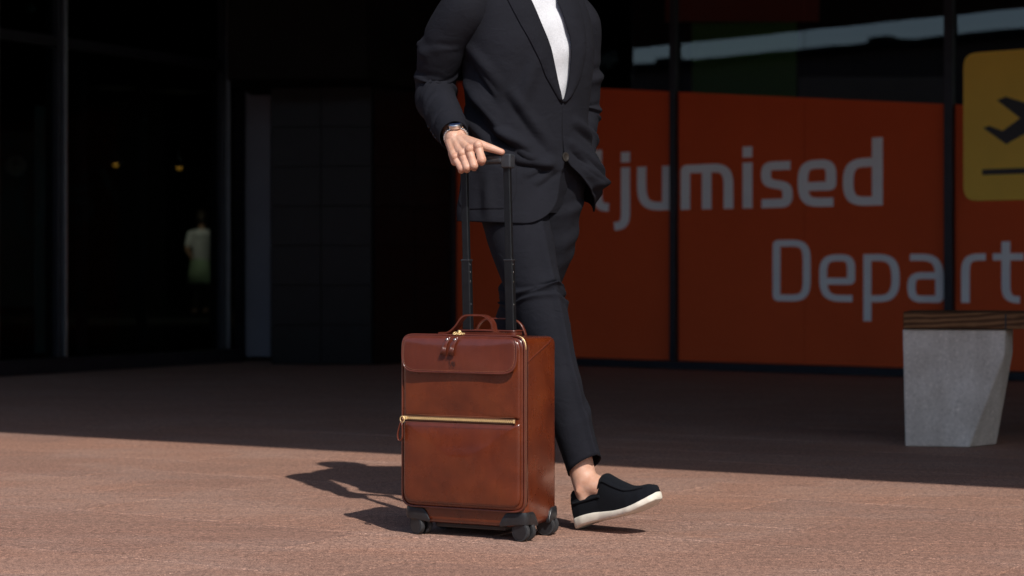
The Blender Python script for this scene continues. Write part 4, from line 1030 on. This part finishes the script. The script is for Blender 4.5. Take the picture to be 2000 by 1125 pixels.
# ---- shoes
def shoe(heel, toe, side_hint):
    L_ = (toe - heel).length; fd = (toe - heel).normalized(); sd = Vector((0, 0, 1)).cross(fd).normalized(); upv = fd.cross(sd)
    def W(x, y, z): return heel + fd * (x * L_) + sd * y + upv * z
    hw = lambda x: lin(x, [(0, .020), (.03, .028), (.12, .034), (.35, .034), (.55, .042), (.72, .048), (.86, .043), (.95, .029), (1.0, .012)])
    rock = lambda x: .018 * max(0, (x - .62) / .38) ** 2 - .010 * max(0, (.30 - x) / .3) ** 2 - .004 * math.sin(math.pi * x)   # curved sole line
    thk = lambda x: lin(x, [(0, .031), (.3, .028), (.55, .021), (1, .019)])
    xs = np.concatenate([np.linspace(0, .08, 7), np.linspace(.11, .9, 34), np.linspace(.915, 1.0, 9)])
    V = []; nc = 20
    for x in xs:
        w_ = float(hw(x)) + .003; z0, z1 = rock(x), rock(x) + float(thk(x))
        for j in range(nc):
            a = 2 * math.pi * j / nc; cy, sz = math.cos(a), math.sin(a)
            V.append(W(x, w_ * np.sign(cy) * abs(cy) ** .35, (z0 + z1) / 2 + (z1 - z0) / 2 * np.sign(sz) * abs(sz) ** .45))
    f = grid_faces(len(xs), nc, True) + [tuple(range(nc - 1, -1, -1)), tuple((len(xs) - 1) * nc + j for j in range(nc))]
    root = None
    # upper
    topz = lambda x: lin(x, [(0, .066), (.05, .074), (.12, .066), (.25, .058), (.36, .064), (.42, .098), (.46, .101), (.58, .078), (.70, .056), (.80, .046), (.90, .039), (.96, .028), (1.0, .012)])
    U_ = []; nu = 36
    xs2 = np.concatenate([np.linspace(0, .06, 7), np.linspace(.08, .92, 60), np.linspace(.93, .995, 9)])
    for x in xs2:
        w_ = float(hw(x)); z0 = rock(x) + float(thk(x)) - .004; hgt = float((topz(x - .012) + topz(x) * 2 + topz(x + .012)) / 4)
        op = .33 if x < .40 else .55
        for j in range(nu):
            a = math.pi * j / (nu - 1); cy, sz = math.cos(a), math.sin(a)
            yy = w_ * np.sign(cy) * abs(cy) ** (.62 if x < .42 else .80) * (1 - .12 * sz ** 2 if x < .42 else 1)
            zz2 = z0 + hgt * sz ** (.62 if x < .4 else .72)
            rid = .0045 * math.exp(-((sz - .74) / .045) ** 2) * (1 if x > .36 else 0) + .003 * math.exp(-((sz - .93) / .05) ** 2) * (1 if x < .36 else 0)
            U_.append(W(x, yy * (1 + rid * 18), zz2 + rid))
    fu_ = grid_faces(len(xs2), nu) + [tuple(range(nu - 1, -1, -1)), tuple((len(xs2) - 1) * nu + j for j in range(nu))]
    up_ = mesh('shoe', U_, fu_, 'suede', person, smooth=True)
    mesh('sole', V, f, 'sole', up_, smooth=True)
    def up_pt(x, side, sz):
        w_ = float(hw(x)); z0 = rock(x) + float(thk(x)) - .004; hgt = float((topz(x - .012) + topz(x) * 2 + topz(x + .012)) / 4); cy = math.sqrt(1 - sz * sz)
        return W(x, side * w_ * cy ** .80 * 1.05, z0 + hgt * sz ** .72 + .0015)
    sp_ = [up_pt(x, 1, .72) for x in np.linspace(.38, .90, 22)]; sq_ = [up_pt(x, -1, .72) for x in np.linspace(.90, .38, 22)]
    mid_ = [up_pt(.925, k, .80) for k in (.8, .4, 0, -.4, -.8)]
    MB().tube(sp_ + mid_ + sq_, .0024, 8).build('seam', 'suede', up_, smooth=True)
    tn = [up_pt(.40, 1, .72), up_pt(.41, .9, .90), up_pt(.415, .4, .985), up_pt(.415, -.4, .985), up_pt(.41, -.9, .90), up_pt(.40, -1, .72)]
    MB().tube(tn, .0026, 8).build('collar', 'suede', up_, smooth=True)
    # saddle strap and collar roll
    st = [W(x, s_ * (float(hw(x)) * .985), rock(x) + float(thk(x)) + .036 - .004 * math.sin(x * 9)) for s_ in (1,) for x in np.linspace(.04, .40, 16)]
    MB().tube(st, .0035, 8, flat=.6).build('strap', 'suede', up_, smooth=True)
    st = [W(x, -(float(hw(x)) * .985), rock(x) + float(thk(x)) + .036 - .004 * math.sin(x * 9)) for x in np.linspace(.04, .40, 16)]
    MB().tube(st, .0035, 8, flat=.6).build('strap', 'suede', up_, smooth=True)
    return up_
shoe(heelR, toeR, -1); shoe(heelL, toeL, 1)
# ---- wrist watch
wa = w2l(CM + Vector((-.10, .90, .28))).normalized(); wc = wriR + wa * .004 + w2l(CM + Vector((.003, 0, .004)))
dn = w2l(CM + Vector((-.02, -.62, .78))); dn = (dn - wa * dn.dot(wa)).normalized(); sdw = wa.cross(dn)
watch = MB()
ring = [wc + (dn * math.cos(a) * .0262 + sdw * math.sin(a) * .0300) for a in np.linspace(0, 2 * math.pi, 28, endpoint=False)]
wro = MB().tube(ring, .0085, 8, closed=True, flat=.30, up=tuple(wa)).build('watch', 'silver', person, smooth=True)
for k in range(28):
    a = 2 * math.pi * (k + .5) / 28
    if math.cos(a) > .72: continue
    q = wc + (dn * math.cos(a) * .0285 + sdw * math.sin(a) * .0322); nrm = (dn * math.cos(a) / .0262 + sdw * math.sin(a) / .03).normalized()
    Mk = Matrix((wa, nrm.cross(wa), nrm)).transposed(); bevel_obj(MB().box(q, (.016, .0055, .003), Mk).build('link', 'silver', wro), .001)
Mw_ = Matrix((wa, dn.cross(wa), dn)).transposed()
MB().lathe([(.0175, -.003), (.0195, .001), (.0195, .006), (.0165, .0085), (.0150, .0078)], wc + dn * .0275, Mw_, 28).build('case', 'silver', wro, auto=35)
MB().lathe([(.0148, .0079), (.0148, .0084)], wc + dn * .0275, Mw_, 24).build('dial', 'dial', wro, auto=35)

# ================================================================== small things inside the glazed entrance
def far_person():
    Yp = 34.0; c = PX(391, 535, Yp); k = MB()
    X0 = Vector((c.x, Yp, 0)); H = lambda x, y, z: X0 + Vector((x, y, z))
    capsule(k, H(-.08, 0, .08), H(-.07, .02, .48), .045, .055); capsule(k, H(-.07, .02, .48), H(-.07, 0, .86), .055, .08)
    capsule(k, H(.09, .1, .08), H(.08, .04, .48), .045, .055); capsule(k, H(.08, .04, .48), H(.07, 0, .86), .055, .08)
    capsule(k, H(0, 0, .9), H(.03, 0, 1.30), .13, .14); capsule(k, H(-.14, 0, 1.36), H(.2, 0, 1.36), .06, .06); capsule(k, H(.03, 0, 1.4), H(.03, -.02, 1.54), .05, .05)
    k.ball(H(.03, -.03, 1.63), (.075, .092, .115))
    capsule(k, H(-.16, 0, 1.36), H(-.22, -.03, 1.10), .048, .038); capsule(k, H(-.22, -.03, 1.10), H(-.12, -.22, .98), .036, .026)
    capsule(k, H(.22, 0, 1.36), H(.27, .02, 1.10), .048, .038); capsule(k, H(.27, .02, 1.10), H(.26, -.08, .86), .036, .028)
    for s_, bx0 in ((-1, H(-.12, -.22, .98)), (1, H(.26, -.08, .86))):
        for q in range(4): capsule(k, bx0 + Vector(((q - 1.5) * .016, 0, 0)), bx0 + Vector(((q - 1.5) * .018, -.04, -.05)), .012, .008)
    for s_ in (-1, 1): capsule(k, H(s_ * .085, .05, .05), H(s_ * .10, -.13, .04), .04, .035)
    v, f = remeshed(k, .02, 3); v = v - np.array(X0)
    o = mesh('person', v, f, 'skin', None, smooth=True); o.location = X0
    tag(o, 'blurred person in white top and pale green skirt behind the entrance glass', 'person')
    t_ = MB(); t_.lathe([(.145, .90), (.150, 1.05), (.165, 1.25), (.19, 1.36), (.12, 1.44)], (.02, 0, 0), None, 20)
    capsule(t_, (-.16, 0, 1.36), (-.20, -.02, 1.18), .062, .058); capsule(t_, (.22, 0, 1.36), (.25, .01, 1.18), .062, .058)
    v, f = remeshed(t_, .015, 2); mesh('shirt', v, f, 'shirt_far', o, smooth=True)
    MB().lathe([(.21, .52), (.19, .72), (.155, .93)], (0, 0, 0), None, 24).build('skirt', 'skirt_far', o, smooth=True)
    lg = MB()
    for p_ in (((-.08, 0, .10), (-.07, .02, .48)), ((-.07, .02, .48), (-.07, 0, .86)), ((.09, .1, .10), (.08, .04, .48)), ((.08, .04, .48), (.07, 0, .86))): capsule(lg, p_[0], p_[1], .060, .080)
    v, f = remeshed(lg, .015, 2); mesh('leggings', v, f, 'dark_far', o, smooth=True)
    MB().ball((.03, -.03, 1.645), (.088, .105, .135)).build('hair', 'hair', o, smooth=True)
far_person()
for (px, py, Y) in ((226, 321, 32.0), (350, 327, 32.6)):
    c = PX(px, py, Y); t_ = thing('pendant_lamp', 'small lit amber pendant lamp hanging ' + ('beside the pale door glass in the dark entrance' if px < 300 else 'near the blurred person behind the entrance glass'), 'lamp', (c.x, c.y, c.z - .03), 0, 'amber lamps inside the entrance')
    MB().lathe([(.035, -.01), (.045, .02), (.035, .045)], (0, 0, 0), None, 16).build('diffuser', 'lamp_amber', t_, smooth=True)
    sh_ = MB(); sh_.v = []; prof_ = [(.13, .03), (.075, .13), (.02, .16)]
    sh_.v = [(r_ * math.cos(2 * math.pi * q / 24), r_ * math.sin(2 * math.pi * q / 24), z_) for r_, z_ in prof_ for q in range(24)]; sh_.f = grid_faces(3, 24, True)
    so_ = sh_.build('added_lamp_shade', 'frame_dark', t_, smooth=True); mo_ = so_.modifiers.new('t', 'SOLIDIFY'); mo_.thickness = .004  # shade added to keep the bright point light out of the camera's view
    MB().tube([(0, 0, .15), (0, 0, HC - .01 - (c.z - .03))], .004, 6).build('cord', 'frame_dark', t_)
    pl_ = bpy.data.lights.new('bulb_light', 'POINT'); pl_.energy = 13.0; pl_.color = (1, .84, .62); pl_.shadow_soft_size = .02; po = bpy.data.objects.new('bulb_light', pl_); COL.objects.link(po); po.parent = t_; po.location = (0, 0, .085)
c = PX(30, 323, 18.0)
ck = thing('wall_clock', 'round pale wall clock behind the entrance glass', 'clock', (c.x, c.y, c.z), 0)
Mx = Matrix.Rotation(R(90), 3, 'X')
MB().lathe([(.095, -.02), (.095, .0), (.085, .004)], (0, 0, 0), Mx, 32).build('face', 'clock_face', ck, auto=40)
MB().box((.018, -.008, .02), (.055, .003, .009), Matrix.Rotation(R(-40), 3, 'Y')).build('hand', 'frame_dark', ck)
MB().box((-.008, -.008, .025), (.010, .003, .06)).build('hand', 'frame_dark', ck)
MB().box((0, .15, 0), (.05, .26, .05)).build('bracket', 'frame_dark', ck)
for (px, py, Y, nm) in ((60, 17, 20.0, 'ceiling_spot'),):
    c = PX(px, py, Y); t_ = thing('ceiling_lamp', 'faint round white lamp near the top of the glazed entrance', 'lamp', (c.x, c.y, c.z), 0)
    MB().ball((0, 0, 0), (.05, .05, .05), 14, 10).build('globe', 'inner_teal', t_, smooth=True)
    MB().tube([(0, 0, .045), (0, 0, HC - .01 - c.z)], .006, 6).build('cord', 'frame_dark', t_)
SC.render.engine = 'CYCLES'
